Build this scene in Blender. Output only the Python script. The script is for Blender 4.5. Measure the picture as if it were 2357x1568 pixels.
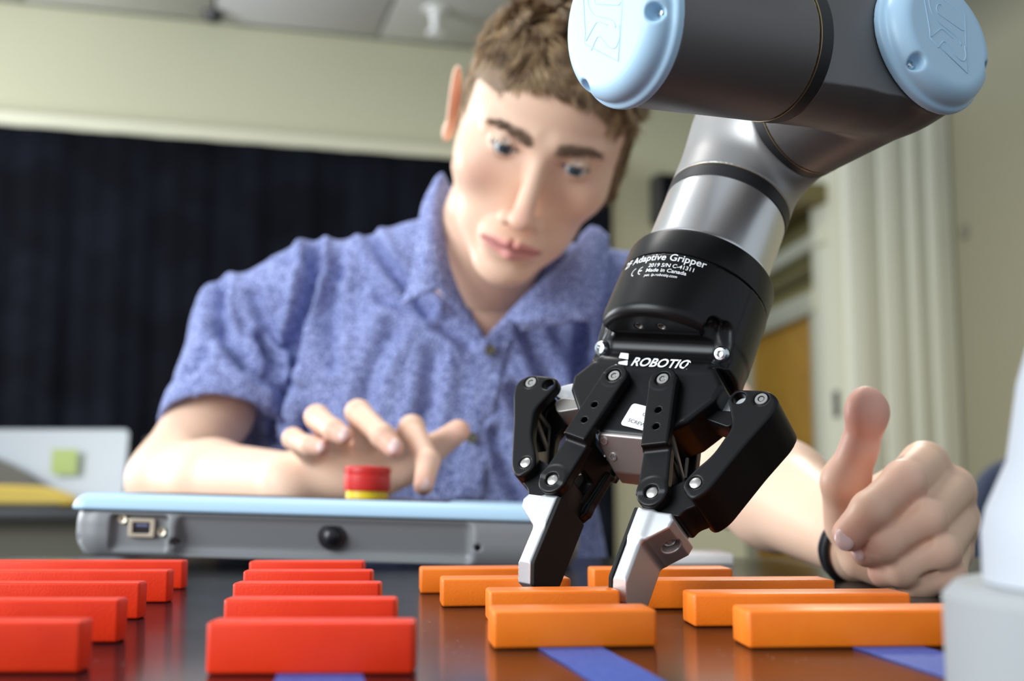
import bpy, bmesh, math, random
import numpy as np
import openvdb as vdb
from mathutils import Vector, Matrix, noise

random.seed(7)
RNG = np.random.default_rng(7)
SC = bpy.context.scene
C = SC.collection
PI = math.pi
for o in list(bpy.data.objects):
    bpy.data.objects.remove(o)

# ------------------------------------------------------------------ camera, world, lights, exposure
F = 2750.0            # focal length in pixels of a 2357 px wide frame
H = 0.054             # lens height above the table top (table top is z = 0)
TH = math.atan(337 / F)
cam_d = bpy.data.cameras.new('camera')
cam = bpy.data.objects.new('camera', cam_d)
C.objects.link(cam)
cam.location = (0, 0, H)
cam.rotation_euler = (PI / 2 + TH, 0, 0)
cam_d.sensor_fit = 'HORIZONTAL'
cam_d.sensor_width = 36
cam_d.lens = 36 * F / 2357
cam_d.clip_start = 0.01
cam_d.clip_end = 50
cam_d.dof.use_dof = True
cam_d.dof.focus_distance = 0.515
cam_d.dof.aperture_fstop = 7.6
SC.camera = cam

wd = bpy.data.worlds.new('room_light')
SC.world = wd
wd.use_nodes = True
wn = wd.node_tree.nodes
wn['Background'].inputs[0].default_value = (0.80, 0.90, 1.0, 1)
wn['Background'].inputs[1].default_value = 0.50


def area(name, loc, target, sx, sy, power, col):
    d = bpy.data.lights.new(name, 'AREA')
    d.shape = 'RECTANGLE'
    d.size, d.size_y, d.energy, d.color = sx, sy, power, col
    o = bpy.data.objects.new(name, d)
    C.objects.link(o)
    o.location = loc
    o.rotation_euler = (Vector(target) - Vector(loc)).to_track_quat('-Z', 'Y').to_euler()
    return o


area('window_light', (-1.9, -0.45, 0.85), (0.0, 0.8, 0.12), 1.5, 1.4, 56, (0.90, 0.96, 1.0))
area('window_light_far', (-4.6, 3.6, 1.3), (2.5, 6.5, 0.9), 2.2, 2.0, 225, (0.93, 0.97, 1.0))
area('table_lamp', (-0.35, 1.55, 1.95), (-0.1, 0.7, 0), 1.3, 0.4, 16, (1.0, 0.97, 0.92))
area('ceiling_lamp', (1.2, 4.6, 2.5), (1.0, 4.6, 0), 1.6, 0.6, 60, (1.0, 0.93, 0.8))

SC.view_settings.view_transform = 'Standard'
SC.view_settings.look = 'None'
SC.view_settings.gamma = 1
SC.view_settings.exposure = 0.35
SC.view_settings.use_curve_mapping = False


# ------------------------------------------------------------------ helpers
def P(px, py, Y):
    """point of the place seen at a pixel of the photograph, at depth Y"""
    fx = (px - 1178.5) / F
    fy = (784 - py) / F
    dy = math.cos(TH) - fy * math.sin(TH)
    dz = math.sin(TH) + fy * math.cos(TH)
    return Vector((fx * Y / dy, Y, H + dz * Y / dy))


def Wc(v):
    """camera frame (right, down, forward) to world directions"""
    return Vector((v[0], v[2] * math.cos(TH) + v[1] * math.sin(TH), v[2] * math.sin(TH) - v[1] * math.cos(TH)))


def tag(o, label=None, cat=None, group=None, kind=None):
    if label: o['label'] = label
    if cat: o['category'] = cat
    if group: o['group'] = group
    if kind: o['kind'] = kind
    return o


def empty(name, loc=(0, 0, 0), rot=(0, 0, 0), mat=None):
    o = bpy.data.objects.new(name, None)
    C.objects.link(o)
    if mat is not None:
        o.matrix_world = mat
    else:
        o.location = loc
        o.rotation_euler = rot
    return o


def link(name, me, mat=None, parent=None, smooth=True):
    o = bpy.data.objects.new(name, me)
    C.objects.link(o)
    if mat is not None:
        me.materials.clear()
        me.materials.append(mat)
    if smooth:
        me.polygons.foreach_set('use_smooth', [True] * len(me.polygons))
        me.update()
    if parent is not None:
        o.parent = parent
    return o


def bm_obj(name, bm, mat, parent=None, smooth=False, M=None):
    bmesh.ops.recalc_face_normals(bm, faces=bm.faces)
    me = bpy.data.meshes.new(name)
    bm.to_mesh(me)
    bm.free()
    if M is not None:
        me.transform(M)
    if smooth == 'auto':
        o = link(name, me, mat, parent, True)
        me.set_sharp_from_angle(angle=math.radians(38))
        return o
    return link(name, me, mat, parent, smooth)


def box_bm(x0, x1, y0, y1, z0, z1, bev=0.0, seg=2, bm=None):
    bm = bm or bmesh.new()
    r = bmesh.ops.create_cube(bm, size=1)
    vs = r['verts']
    for v in vs:
        v.co = Vector(((x0 + x1) / 2 + v.co.x * (x1 - x0), (y0 + y1) / 2 + v.co.y * (y1 - y0), (z0 + z1) / 2 + v.co.z * (z1 - z0)))
    if bev > 0:
        es = list({e for v in vs for e in v.link_edges})
        bmesh.ops.bevel(bm, geom=es, offset=bev, segments=seg, affect='EDGES', profile=0.5)
    return bm


def box(name, x0, x1, y0, y1, z0, z1, mat, parent=None, bev=0.0, seg=2, M=None):
    return bm_obj(name, box_bm(x0, x1, y0, y1, z0, z1, bev, seg), mat, parent, 'auto' if bev else False, M)


def lathe(name, prof, mat, parent=None, M=None, seg=64):
    """profile [(r, z), ...] turned about z"""
    vs, fs = [], []
    for r, z in prof:
        for k in range(seg):
            a = 2 * PI * k / seg
            vs.append((r * math.cos(a), r * math.sin(a), z))
    for i in range(len(prof) - 1):
        for k in range(seg):
            a, b = i * seg + k, i * seg + (k + 1) % seg
            fs.append((a, b, b + seg, a + seg))
    fs.append(tuple(range(seg))[::-1])
    fs.append(tuple(range((len(prof) - 1) * seg, len(prof) * seg)))
    bm = bmesh.new()
    bv = [bm.verts.new(v) for v in vs]
    for f in fs:
        bm.faces.new([bv[i] for i in f])
    return bm_obj(name, bm, mat, parent, 'auto', M)


def axis_matrix(origin, zaxis, xhint=(0, 0, 1)):
    z = Vector(zaxis).normalized()
    x = Vector(xhint)
    x = (x - z * x.dot(z)).normalized()
    y = z.cross(x)
    m = Matrix((x, y, z)).transposed().to_4x4()
    m.translation = Vector(origin)
    return m


def rounded(pts, r, n=5):
    """round the corners of a closed 2D outline"""
    out = []
    N = len(pts)
    for i in range(N):
        p, a, b = Vector(pts[i][:2]), Vector(pts[i - 1][:2]), Vector(pts[(i + 1) % N][:2])
        rr = pts[i][2] if len(pts[i]) > 2 else r
        la, lb = (a - p).length, (b - p).length
        t = min(rr, la * 0.48, lb * 0.48)
        p0, p1 = p + (a - p) / la * t, p + (b - p) / lb * t
        for k in range(n + 1):
            s = k / n
            q = p0 * (1 - s) ** 2 + p * 2 * s * (1 - s) + p1 * s ** 2
            out.append((q.x, q.y))
    return out


def circle2(x, y, r, n=20):
    return [(x + r * math.cos(2 * PI * k / n), y + r * math.sin(2 * PI * k / n)) for k in range(n)]


def curve_mesh(loops, z0, z1, bev, bres=2):
    cu = bpy.data.curves.new('c', 'CURVE')
    cu.dimensions = '2D'
    cu.fill_mode = 'BOTH'
    for L in loops:
        s = cu.splines.new('POLY')
        s.points.add(len(L) - 1)
        for i, (x, y) in enumerate(L):
            s.points[i].co = (x, y, 0, 1)
        s.use_cyclic_u = True
    cu.extrude = max((z1 - z0) / 2 - bev, 0)
    cu.bevel_depth = bev
    cu.bevel_resolution = bres
    cu.offset = -bev
    ob = bpy.data.objects.new('c', cu)
    C.objects.link(ob)
    bpy.context.view_layer.update()
    me = bpy.data.meshes.new_from_object(ob.evaluated_get(bpy.context.evaluated_depsgraph_get()))
    bpy.data.objects.remove(ob)
    bpy.data.curves.remove(cu)
    me.transform(Matrix.Translation((0, 0, (z0 + z1) / 2)))
    return me


def plate(name, loops, z0, z1, bev, mat, parent=None, M=None):
    """flat plate from outlines in mm (first the rim, then holes), z in mm"""
    S = 0.001
    me = curve_mesh([[(x * S, y * S) for x, y in L] for L in loops], z0 * S, z1 * S, bev * S)
    if M is not None:
        me.transform(M)
    o = link(name, me, mat, parent, True)
    me.set_sharp_from_angle(angle=math.radians(35))
    return o


def text_mesh(s, size, bold=0.0, shear=0.0, spacing=1.0, ext=0.00005):
    res = []
    for off in (bold, 0.0):
        cu = bpy.data.curves.new('t', 'FONT')
        cu.body = s
        cu.size = size
        cu.offset = off
        cu.shear = shear
        cu.space_character = spacing
        cu.extrude = ext
        cu.resolution_u = 4
        ob = bpy.data.objects.new('t', cu)
        C.objects.link(ob)
        bpy.context.view_layer.update()
        me = bpy.data.meshes.new_from_object(ob.evaluated_get(bpy.context.evaluated_depsgraph_get()))
        bpy.data.objects.remove(ob)
        bpy.data.curves.remove(cu)
        res.append(me)
    a, b = res
    if len(a.vertices) == len(b.vertices):       # thickened outlines can shoot out at sharp corners: keep those where they were
        ca, cb = (np.empty(len(a.vertices) * 3), np.empty(len(a.vertices) * 3))
        a.vertices.foreach_get('co', ca)
        b.vertices.foreach_get('co', cb)
        ca, cb = ca.reshape(-1, 3), cb.reshape(-1, 3)
        bad = np.linalg.norm(ca - cb, axis=1) > 3 * bold + 1e-6
        ca[bad] = cb[bad]
        a.vertices.foreach_set('co', ca.ravel())
        a.update()
    return a


def fit_text(me, x0, x1, y0, y1):
    """scale text so that it fills the given rectangle; returns coordinates"""
    co = np.empty(len(me.vertices) * 3)
    me.vertices.foreach_get('co', co)
    co = co.reshape(-1, 3)
    a, b = co.min(0), co.max(0)
    co[:, 0] = x0 + (co[:, 0] - a[0]) / (b[0] - a[0]) * (x1 - x0)
    co[:, 1] = y0 + (co[:, 1] - a[1]) / (b[1] - a[1]) * (y1 - y0)
    return co


def set_co(me, co):
    me.vertices.foreach_set('co', np.asarray(co).ravel())
    me.update()


def tube_bm(pts, rad, seg=8, bm=None, closed=False):
    bm = bm or bmesh.new()
    pts = [Vector(p) for p in pts]
    n = len(pts)
    rad = rad if isinstance(rad, (list, tuple)) else [rad] * n
    rings = []
    up = Vector((0.13, 0.21, 0.97))
    for i, p in enumerate(pts):
        if closed:
            t = (pts[(i + 1) % n] - pts[i - 1]).normalized()
        else:
            t = (pts[min(i + 1, n - 1)] - pts[max(i - 1, 0)]).normalized()
        a = t.cross(up)
        if a.length < 1e-3: a = t.cross(Vector((1, 0, 0)))
        a.normalize()
        b = t.cross(a)
        rings.append([bm.verts.new(p + (a * math.cos(2 * PI * k / seg) + b * math.sin(2 * PI * k / seg)) * rad[i]) for k in range(seg)])
    for i in range(n if closed else n - 1):
        r0, r1 = rings[i], rings[(i + 1) % n]
        for k in range(seg):
            bm.faces.new((r0[k], r0[(k + 1) % seg], r1[(k + 1) % seg], r1[k]))
    if not closed:
        bm.faces.new(rings[0][::-1])
        bm.faces.new(rings[-1])
    return bm


# ------------------------------------------------------------------ signed distance modelling (mm)
class Field:
    def __init__(s, lo, hi, h):
        s.lo = np.array(lo, float)
        s.h = h
        s.n = np.ceil((np.array(hi, float) - s.lo) / h).astype(int) + 1
        s.D = np.full(s.n, 60.0, np.float32)

    def win(s, lo, hi, pad):
        a = np.clip(np.floor((np.array(lo) - pad - s.lo) / s.h).astype(int), 0, s.n)
        b = np.clip(np.ceil((np.array(hi) + pad - s.lo) / s.h).astype(int) + 1, 0, s.n)
        if (b <= a).any(): return None, None
        ax = [(s.lo[i] + s.h * np.arange(a[i], b[i])).astype(np.float32) for i in range(3)]
        return tuple(slice(a[i], b[i]) for i in range(3)), np.meshgrid(*ax, indexing='ij', sparse=True)

    def op(s, mode, prim, k=0.0, pad=None):
        f, lo, hi = prim
        sl, X = s.win(lo, hi, (k * 1.2 + 6) if pad is None else pad)
        if sl is None: return
        d = f(*X).astype(np.float32)
        D = s.D[sl]
        if mode == 'add':
            if k > 0:
                hh = np.clip(0.5 + 0.5 * (D - d) / k, 0, 1)
                r = D * (1 - hh) + d * hh - k * hh * (1 - hh)
            else:
                r = np.minimum(D, d)
        elif mode == 'sub':
            d = -d
            if k > 0:
                hh = np.clip(0.5 - 0.5 * (D - d) / k, 0, 1)
                r = D * (1 - hh) + d * hh + k * hh * (1 - hh)
            else:
                r = np.maximum(D, d)
        else:
            r = np.maximum(D, d)
        s.D[sl] = r

    def add(s, prim, k=0.0): s.op('add', prim, k)
    def sub(s, prim, k=0.0): s.op('sub', prim, k)

    def displace(s, fn):
        ax = [(s.lo[i] + s.h * np.arange(s.n[i])).astype(np.float32) for i in range(3)]
        band = np.abs(s.D) < 14
        i, j, k = np.nonzero(band)
        s.D[band] += fn(ax[0][i], ax[1][j], ax[2][k]).astype(np.float32)

    def mesh(s, xf=None):
        g = vdb.FloatGrid(60.0)
        g.copyFromArray(s.D)
        pts, quads = g.convertToQuads(isovalue=0.0)
        pts = (pts.astype(np.float64) * s.h + s.lo)
        if xf is not None: pts = xf(pts)
        return pts * 0.001, quads[:, ::-1]


def np_mesh(name, pts, quads):
    me = bpy.data.meshes.new(name)
    nq = len(quads)
    me.vertices.add(len(pts))
    me.vertices.foreach_set('co', np.asarray(pts, np.float32).ravel())
    me.loops.add(nq * 4)
    me.loops.foreach_set('vertex_index', np.asarray(quads, np.int32).ravel())
    me.polygons.add(nq)
    me.polygons.foreach_set('loop_start', np.arange(nq, dtype=np.int32) * 4)
    me.update(calc_edges=True)
    me.validate()
    return me


def flip_if_inside_out(me):
    bm = bmesh.new()
    bm.from_mesh(me)
    if bm.calc_volume(signed=True) < 0:
        bmesh.ops.reverse_faces(bm, faces=bm.faces)
        bm.to_mesh(me)
    bm.free()


def cone(a, b, ra, rb=None):
    """round cone between a and b"""
    rb = ra if rb is None else rb
    a, b = np.array(a, float), np.array(b, float)
    ab = b - a
    L2 = float(ab @ ab) + 1e-9
    R = max(ra, rb)

    def f(x, y, z):
        px, py, pz = x - a[0], y - a[1], z - a[2]
        t = np.clip((px * ab[0] + py * ab[1] + pz * ab[2]) / L2, 0, 1)
        return np.sqrt((px - ab[0] * t) ** 2 + (py - ab[1] * t) ** 2 + (pz - ab[2] * t) ** 2) - (ra + (rb - ra) * t)
    return f, np.minimum(a, b) - R, np.maximum(a, b) + R


def ell(c, r, R=None):
    """ellipsoid, optional 3x3 rotation whose columns are its axes"""
    c, r = np.array(c, float), np.array(r, float)
    Rm = np.eye(3) if R is None else np.array(R, float)

    def f(x, y, z):
        p = (x - c[0], y - c[1], z - c[2])
        q = [p[0] * Rm[0, i] + p[1] * Rm[1, i] + p[2] * Rm[2, i] for i in range(3)]
        k0 = np.sqrt((q[0] / r[0]) ** 2 + (q[1] / r[1]) ** 2 + (q[2] / r[2]) ** 2)
        k1 = np.sqrt((q[0] / r[0] ** 2) ** 2 + (q[1] / r[1] ** 2) ** 2 + (q[2] / r[2] ** 2) ** 2)
        return k0 * (k0 - 1) / np.maximum(k1, 1e-6)
    e = np.abs(Rm) @ r
    return f, c - e, c + e


def rbox(c, half, r=0.0, R=None):
    c, hf = np.array(c, float), np.array(half, float) - r
    Rm = np.eye(3) if R is None else np.array(R, float)

    def f(x, y, z):
        p = (x - c[0], y - c[1], z - c[2])
        q = [np.abs(p[0] * Rm[0, i] + p[1] * Rm[1, i] + p[2] * Rm[2, i]) - hf[i] for i in range(3)]
        out = np.sqrt(np.maximum(q[0], 0) ** 2 + np.maximum(q[1], 0) ** 2 + np.maximum(q[2], 0) ** 2)
        return out + np.minimum(np.maximum(q[0], np.maximum(q[1], q[2])), 0) - r
    e = np.abs(Rm) @ np.array(half, float)
    return f, c - e, c + e


def cyl(a, b, R, r=0.0):
    """cylinder from a to b with rounded rims r"""
    a, b = np.array(a, float), np.array(b, float)
    ab = b - a
    L = float(np.linalg.norm(ab))
    n = ab / L

    def f(x, y, z):
        px, py, pz = x - a[0], y - a[1], z - a[2]
        t = px * n[0] + py * n[1] + pz * n[2]
        q = np.sqrt(np.maximum(px ** 2 + py ** 2 + pz ** 2 - t ** 2, 0)) - (R - r)
        w = np.abs(t - L / 2) - (L / 2 - r)
        return np.minimum(np.maximum(q, w), 0) + np.sqrt(np.maximum(q, 0) ** 2 + np.maximum(w, 0) ** 2) - r
    return f, np.minimum(a, b) - R, np.maximum(a, b) + R


# ------------------------------------------------------------------ materials
def mat(name, col, rough=0.5, metal=0.0, spec=0.5, coat=0.0, sss=0.0, bump=None, var=None, coat_rough=0.1):
    """bump = (scale, strength, distance); var = (scale, other colour, low, high)"""
    m = bpy.data.materials.new(name)
    m.use_nodes = True
    nt = m.node_tree
    b = nt.nodes['Principled BSDF']
    b.inputs['Base Color'].default_value = (*col, 1)
    b.inputs['Roughness'].default_value = rough
    b.inputs['Metallic'].default_value = metal
    b.inputs['Specular IOR Level'].default_value = spec
    b.inputs['Coat Weight'].default_value = coat
    b.inputs['Coat Roughness'].default_value = coat_rough
    if sss:
        b.inputs['Subsurface Weight'].default_value = sss
        b.inputs['Subsurface Radius'].default_value = (1.0, 0.35, 0.2)
        b.inputs['Subsurface Scale'].default_value = 0.006
    tc = nt.nodes.new('ShaderNodeTexCoord')
    if var:
        n = nt.nodes.new('ShaderNodeTexNoise')
        n.inputs['Scale'].default_value = var[0]
        n.inputs['Detail'].default_value = 5
        nt.links.new(tc.outputs['Object'], n.inputs['Vector'])
        r = nt.nodes.new('ShaderNodeMapRange')
        r.inputs['From Min'].default_value = var[2]
        r.inputs['From Max'].default_value = var[3]
        nt.links.new(n.outputs['Fac'], r.inputs['Value'])
        mx = nt.nodes.new('ShaderNodeMix')
        mx.data_type = 'RGBA'
        mx.inputs['A'].default_value = (*col, 1)
        mx.inputs['B'].default_value = (*var[1], 1)
        nt.links.new(r.outputs['Result'], mx.inputs['Factor'])
        nt.links.new(mx.outputs['Result'], b.inputs['Base Color'])
    if bump:
        n = nt.nodes.new('ShaderNodeTexNoise')
        n.inputs['Scale'].default_value = bump[0]
        n.inputs['Detail'].default_value = 4
        nt.links.new(tc.outputs['Object'], n.inputs['Vector'])
        bp = nt.nodes.new('ShaderNodeBump')
        bp.inputs['Strength'].default_value = bump[1]
        bp.inputs['Distance'].default_value = bump[2]
        nt.links.new(n.outputs['Fac'], bp.inputs['Height'])
        nt.links.new(bp.outputs['Normal'], b.inputs['Normal'])
    return m


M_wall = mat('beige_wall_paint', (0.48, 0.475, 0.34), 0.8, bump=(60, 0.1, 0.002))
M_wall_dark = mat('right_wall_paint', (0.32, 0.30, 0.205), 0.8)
M_trim = mat('cream_trim_paint', (0.68, 0.67, 0.52), 0.55)
M_ceiling = mat('ceiling_tile', (0.50, 0.50, 0.47), 0.9, var=(30, (0.44, 0.44, 0.41), 0.4, 0.7))
M_black_cloth = mat('black_curtain_cloth', (0.0045, 0.005, 0.007), 1.0, spec=0.05, var=(3, (0.007, 0.008, 0.013), 0.4, 0.6))
M_floor = mat('dark_floor', (0.16, 0.14, 0.11), 0.6)
M_far_table = mat('far_table_black', (0.02, 0.02, 0.02), 0.4)
M_yellow = mat('yellow_plastic', (0.75, 0.52, 0.07), 0.4)
M_estop_yellow = mat('estop_yellow', (0.86, 0.62, 0.02), 0.35)
M_lime = mat('lime_sticker', (0.55, 0.68, 0.22), 0.5)
M_silver_lid = mat('laptop_aluminium', (0.50, 0.52, 0.54), 0.4, 0.3)
M_dark = mat('dark_grey_plastic', (0.03, 0.03, 0.032), 0.5)
M_door = mat('orange_door_wood', (0.66, 0.33, 0.008), 0.5, var=(8, (0.58, 0.27, 0.006), 0.4, 0.7))
M_corr = mat('corridor_paint', (0.34, 0.29, 0.10), 0.7)
M_corr_dark = mat('corridor_beam', (0.16, 0.13, 0.05), 0.8)
M_chair = mat('navy_chair_fabric', (0.03, 0.04, 0.07), 0.9)
M_white = mat('white_plastic', (0.80, 0.81, 0.81), 0.5)
M_robot_white = mat('white_robot_shell', (0.42, 0.45, 0.49), 0.5)
M_robot_grey = mat('grey_flange', (0.30, 0.315, 0.32), 0.55)
M_table = mat('glossy_black_table', (0.006, 0.006, 0.008), 0.16, spec=0.32, bump=(900, 0.04, 0.0002), coat=0.0)
M_tape = mat('blue_masking_tape', (0.040, 0.085, 0.36), 0.6, spec=0.25, bump=(1500, 0.5, 0.0003), var=(400, (0.075, 0.12, 0.42), 0.35, 0.65))
M_red = mat('red_painted_wood', (0.93, 0.042, 0.006), 0.42, spec=0.35, bump=(900, 0.25, 0.0004), var=(60, (0.86, 0.034, 0.005), 0.4, 0.7))
M_orange = mat('orange_painted_wood', (0.97, 0.215, 0.010), 0.40, spec=0.4, bump=(900, 0.25, 0.0004), var=(60, (0.92, 0.185, 0.008), 0.4, 0.7))
M_pale_blue = mat('pale_blue_plastic', (0.46, 0.68, 0.86), 0.42, bump=(1500, 0.06, 0.0001))
M_pend_grey = mat('pendant_grey_plastic', (0.22, 0.225, 0.23), 0.42, bump=(2500, 0.08, 0.0001))
M_beige_metal = mat('nickel_connector', (0.62, 0.55, 0.42), 0.35, 0.7)
M_estop_red = mat('estop_red', (0.66, 0.028, 0.022), 0.38)
M_port = mat('connector_black', (0.012, 0.012, 0.015), 0.3)
M_ano = mat('black_anodised', (0.006, 0.006, 0.0065), 0.36, 0.0, 0.22, bump=(2500, 0.12, 0.0001))
M_shell = mat('black_gripper_shell', (0.005, 0.005, 0.0055), 0.33, 0.0, 0.28, bump=(2500, 0.1, 0.0001))
M_rubber = mat('black_rubber', (0.012, 0.012, 0.012), 0.7, 0.0, 0.3)
M_alu = mat('brushed_aluminium', (0.72, 0.72, 0.72), 0.3, 0.95, bump=(400, 0.05, 0.0001))
M_fingertip = mat('bead_blasted_aluminium', (0.66, 0.665, 0.67), 0.42, 0.85, bump=(3000, 0.15, 0.0001))
M_screw = mat('zinc_screw', (0.70, 0.75, 0.78), 0.22, 1.0)
M_pin = mat('steel_pin', (0.50, 0.485, 0.45), 0.33, 0.9)
M_arm = mat('silver_arm_paint', (0.165, 0.155, 0.15), 0.46, 0.6, bump=(4000, 0.12, 0.0001))
M_ring = mat('black_seal_ring', (0.012, 0.012, 0.014), 0.5)
M_print = mat('white_print', (0.85, 0.85, 0.85), 0.5)
M_sticker = mat('white_sticker', (0.86, 0.88, 0.90), 0.45)
M_ink = mat('black_ink', (0.01, 0.01, 0.012), 0.5)
M_truss = mat('grey_link_metal', (0.30, 0.28, 0.26), 0.45, 0.6)
M_gold = mat('gold_edge_line', (0.55, 0.42, 0.25), 0.35, 0.9)
M_eye = mat('eye_white', (0.72, 0.70, 0.68), 0.2)
M_iris = mat('blue_grey_iris', (0.05, 0.075, 0.10), 0.15)
M_nail = mat('finger_nail', (0.86, 0.60, 0.55), 0.3)
M_hair = mat('brown_hair', (0.20, 0.115, 0.055), 0.42, spec=0.7, var=(70, (0.56, 0.38, 0.20), 0.36, 0.66))
M_brow = mat('brown_brow_hair', (0.17, 0.105, 0.065), 0.6)
M_band = mat('black_bracelet_cord', (0.010, 0.011, 0.014), 0.6)
M_trouser = mat('dark_trousers', (0.02, 0.022, 0.03), 0.9)
M_shoe = mat('dark_shoe', (0.015, 0.015, 0.015), 0.5)
M_button = mat('brown_shirt_button', (0.09, 0.08, 0.05), 0.4)
M_stool = mat('grey_stool', (0.1, 0.1, 0.1), 0.5)

# black curtain cloth is mottled faintly blue; table gets dust specks
nt = M_table.node_tree
b = nt.nodes['Principled BSDF']
tc = nt.nodes.new('ShaderNodeTexCoord')
vo = nt.nodes.new('ShaderNodeTexVoronoi')
vo.inputs['Scale'].default_value = 260
nt.links.new(tc.outputs['Object'], vo.inputs['Vector'])
lt = nt.nodes.new('ShaderNodeMath'); lt.operation = 'LESS_THAN'; lt.inputs[1].default_value = 0.11
nt.links.new(vo.outputs['Distance'], lt.inputs[0])
nz = nt.nodes.new('ShaderNodeTexNoise'); nz.inputs['Scale'].default_value = 14
nt.links.new(tc.outputs['Object'], nz.inputs['Vector'])
gt = nt.nodes.new('ShaderNodeMath'); gt.operation = 'GREATER_THAN'; gt.inputs[1].default_value = 0.56
nt.links.new(nz.outputs['Fac'], gt.inputs[0])
ml = nt.nodes.new('ShaderNodeMath'); ml.operation = 'MULTIPLY'
nt.links.new(lt.outputs[0], ml.inputs[0]); nt.links.new(gt.outputs[0], ml.inputs[1])
mx = nt.nodes.new('ShaderNodeMix'); mx.data_type = 'RGBA'
mx.inputs['A'].default_value = (0.008, 0.008, 0.010, 1); mx.inputs['B'].default_value = (0.35, 0.35, 0.36, 1)
nt.links.new(ml.outputs[0], mx.inputs['Factor']); nt.links.new(mx.outputs['Result'], b.inputs['Base Color'])
r2 = nt.nodes.new('ShaderNodeMapRange'); r2.inputs['To Min'].default_value = 0.13; r2.inputs['To Max'].default_value = 0.24
nt.links.new(nz.outputs['Fac'], r2.inputs['Value']); nt.links.new(r2.outputs['Result'], b.inputs['Roughness'])

# skin: colour comes from a painted point attribute (lips, cheeks, brows), fine noise on top
M_skin = mat('skin', (0.78, 0.47, 0.33), 0.42, sss=0.25, spec=0.28, bump=(500, 0.08, 0.0004))
nt = M_skin.node_tree
at = nt.nodes.new('ShaderNodeAttribute'); at.attribute_name = 'skin_colour'
nt.links.new(at.outputs['Color'], nt.nodes['Principled BSDF'].inputs['Base Color'])

# chambray: mottled blue and navy, woven grain
M_shirt = mat('blue_chambray', (0.20, 0.28, 0.62), 0.85, spec=0.2)
nt = M_shirt.node_tree
b = nt.nodes['Principled BSDF']
tc = nt.nodes.new('ShaderNodeTexCoord')
n1 = nt.nodes.new('ShaderNodeTexNoise'); n1.inputs['Scale'].default_value = 560; n1.inputs['Detail'].default_value = 3
n2 = nt.nodes.new('ShaderNodeTexNoise'); n2.inputs['Scale'].default_value = 230; n2.inputs['Detail'].default_value = 2
nt.links.new(tc.outputs['Object'], n1.inputs['Vector']); nt.links.new(tc.outputs['Object'], n2.inputs['Vector'])
ad = nt.nodes.new('ShaderNodeMath'); ad.operation = 'MULTIPLY_ADD'; ad.inputs[1].default_value = 0.78
nt.links.new(n1.outputs['Fac'], ad.inputs[0])
sc = nt.nodes.new('ShaderNodeMath'); sc.operation = 'MULTIPLY'; sc.inputs[1].default_value = 0.22
nt.links.new(n2.outputs['Fac'], sc.inputs[0]); nt.links.new(sc.outputs[0], ad.inputs[2])
cr = nt.nodes.new('ShaderNodeValToRGB')
cr.color_ramp.elements[0].position = 0.42; cr.color_ramp.elements[0].color = (0.060, 0.072, 0.20, 1)
cr.color_ramp.elements[1].position = 0.58; cr.color_ramp.elements[1].color = (0.39, 0.45, 0.76, 1)
nt.links.new(ad.outputs[0], cr.inputs['Fac']); nt.links.new(cr.outputs['Color'], b.inputs['Base Color'])
bp = nt.nodes.new('ShaderNodeBump'); bp.inputs['Strength'].default_value = 0.05; bp.inputs['Distance'].default_value = 0.0002
nt.links.new(n1.outputs['Fac'], bp.inputs['Height']); nt.links.new(bp.outputs['Normal'], b.inputs['Normal'])

# ------------------------------------------------------------------ the room
K = 1.75
WA = math.atan2(2750, 9772)                      # the back wall runs away to the right
WD = Vector((math.cos(WA), math.sin(WA), 0))
W0 = Vector((-0.84 * K, 4.0 * K, 0))
WM = Matrix.Rotation(WA, 4, 'Z')
WM.translation = W0


def wall_s(px):
    t = (px - 1178.5) / F
    return (t * W0.y - W0.x) / (WD.x - t * WD.y)


def wall_z(px, py):
    s = wall_s(px)
    return P(px, py, W0.y + s * WD.y).z


FLOOR = -0.74
Z_ceil = wall_z(600, 66)
Z_trim = wall_z(600, 354)
S_a, S_b, S_c, S_d = wall_s(1393), wall_s(1712), wall_s(1938), wall_s(2196)

tag(box('floor', -6, 7, -3, 14, FLOOR - 0.05, FLOOR, M_floor), kind='structure')
# back wall, pierced by the opening to the corridor
wb = bmesh.new()
box_bm(-5.5, S_b, 0, 0.15, FLOOR, Z_ceil, bm=wb)
box_bm(S_c, S_d + 0.3, 0, 0.15, FLOOR, Z_ceil, bm=wb)
box_bm(S_b, S_c, 0, 0.15, Z_ceil - 0.25, Z_ceil, bm=wb)
tag(bm_obj('wall_back', wb, M_wall, M=WM), kind='structure')
tag(bm_obj('trim_1', box_bm(-5.5, S_a, -0.10, 0.0, Z_trim, Z_trim + 0.115, 0.02), M_trim, smooth='auto', M=WM), kind='structure')
# right wall comes forward towards the camera
wr0 = W0 + WD * (S_d + 0.02)
RM = Matrix.Rotation(math.atan2(-1, 0.10), 4, 'Z')
RM.translation = wr0
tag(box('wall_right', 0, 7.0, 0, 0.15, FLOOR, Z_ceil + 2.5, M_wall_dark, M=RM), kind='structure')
sp = P(2265, 533, wr0.y - 0.25)
k_ = empty('wall_stop', sp)
tag(k_, 'small round grey stop on the beige wall at the right', 'wall stop')
lathe('disc', [(0.001, 0), (0.05, 0), (0.055, 0.01), (0.04, 0.03), (0.001, 0.032)], M_dark, k_,
      axis_matrix((0, 0, 0), (-1, -0.1, 0)))
k_.location = (wr0.x + 0.025, sp.y, sp.z)
bpy.data.objects['disc'].data.materials[0] = mat('grey_rubber_stop', (0.22, 0.21, 0.16), 0.7)

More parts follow.
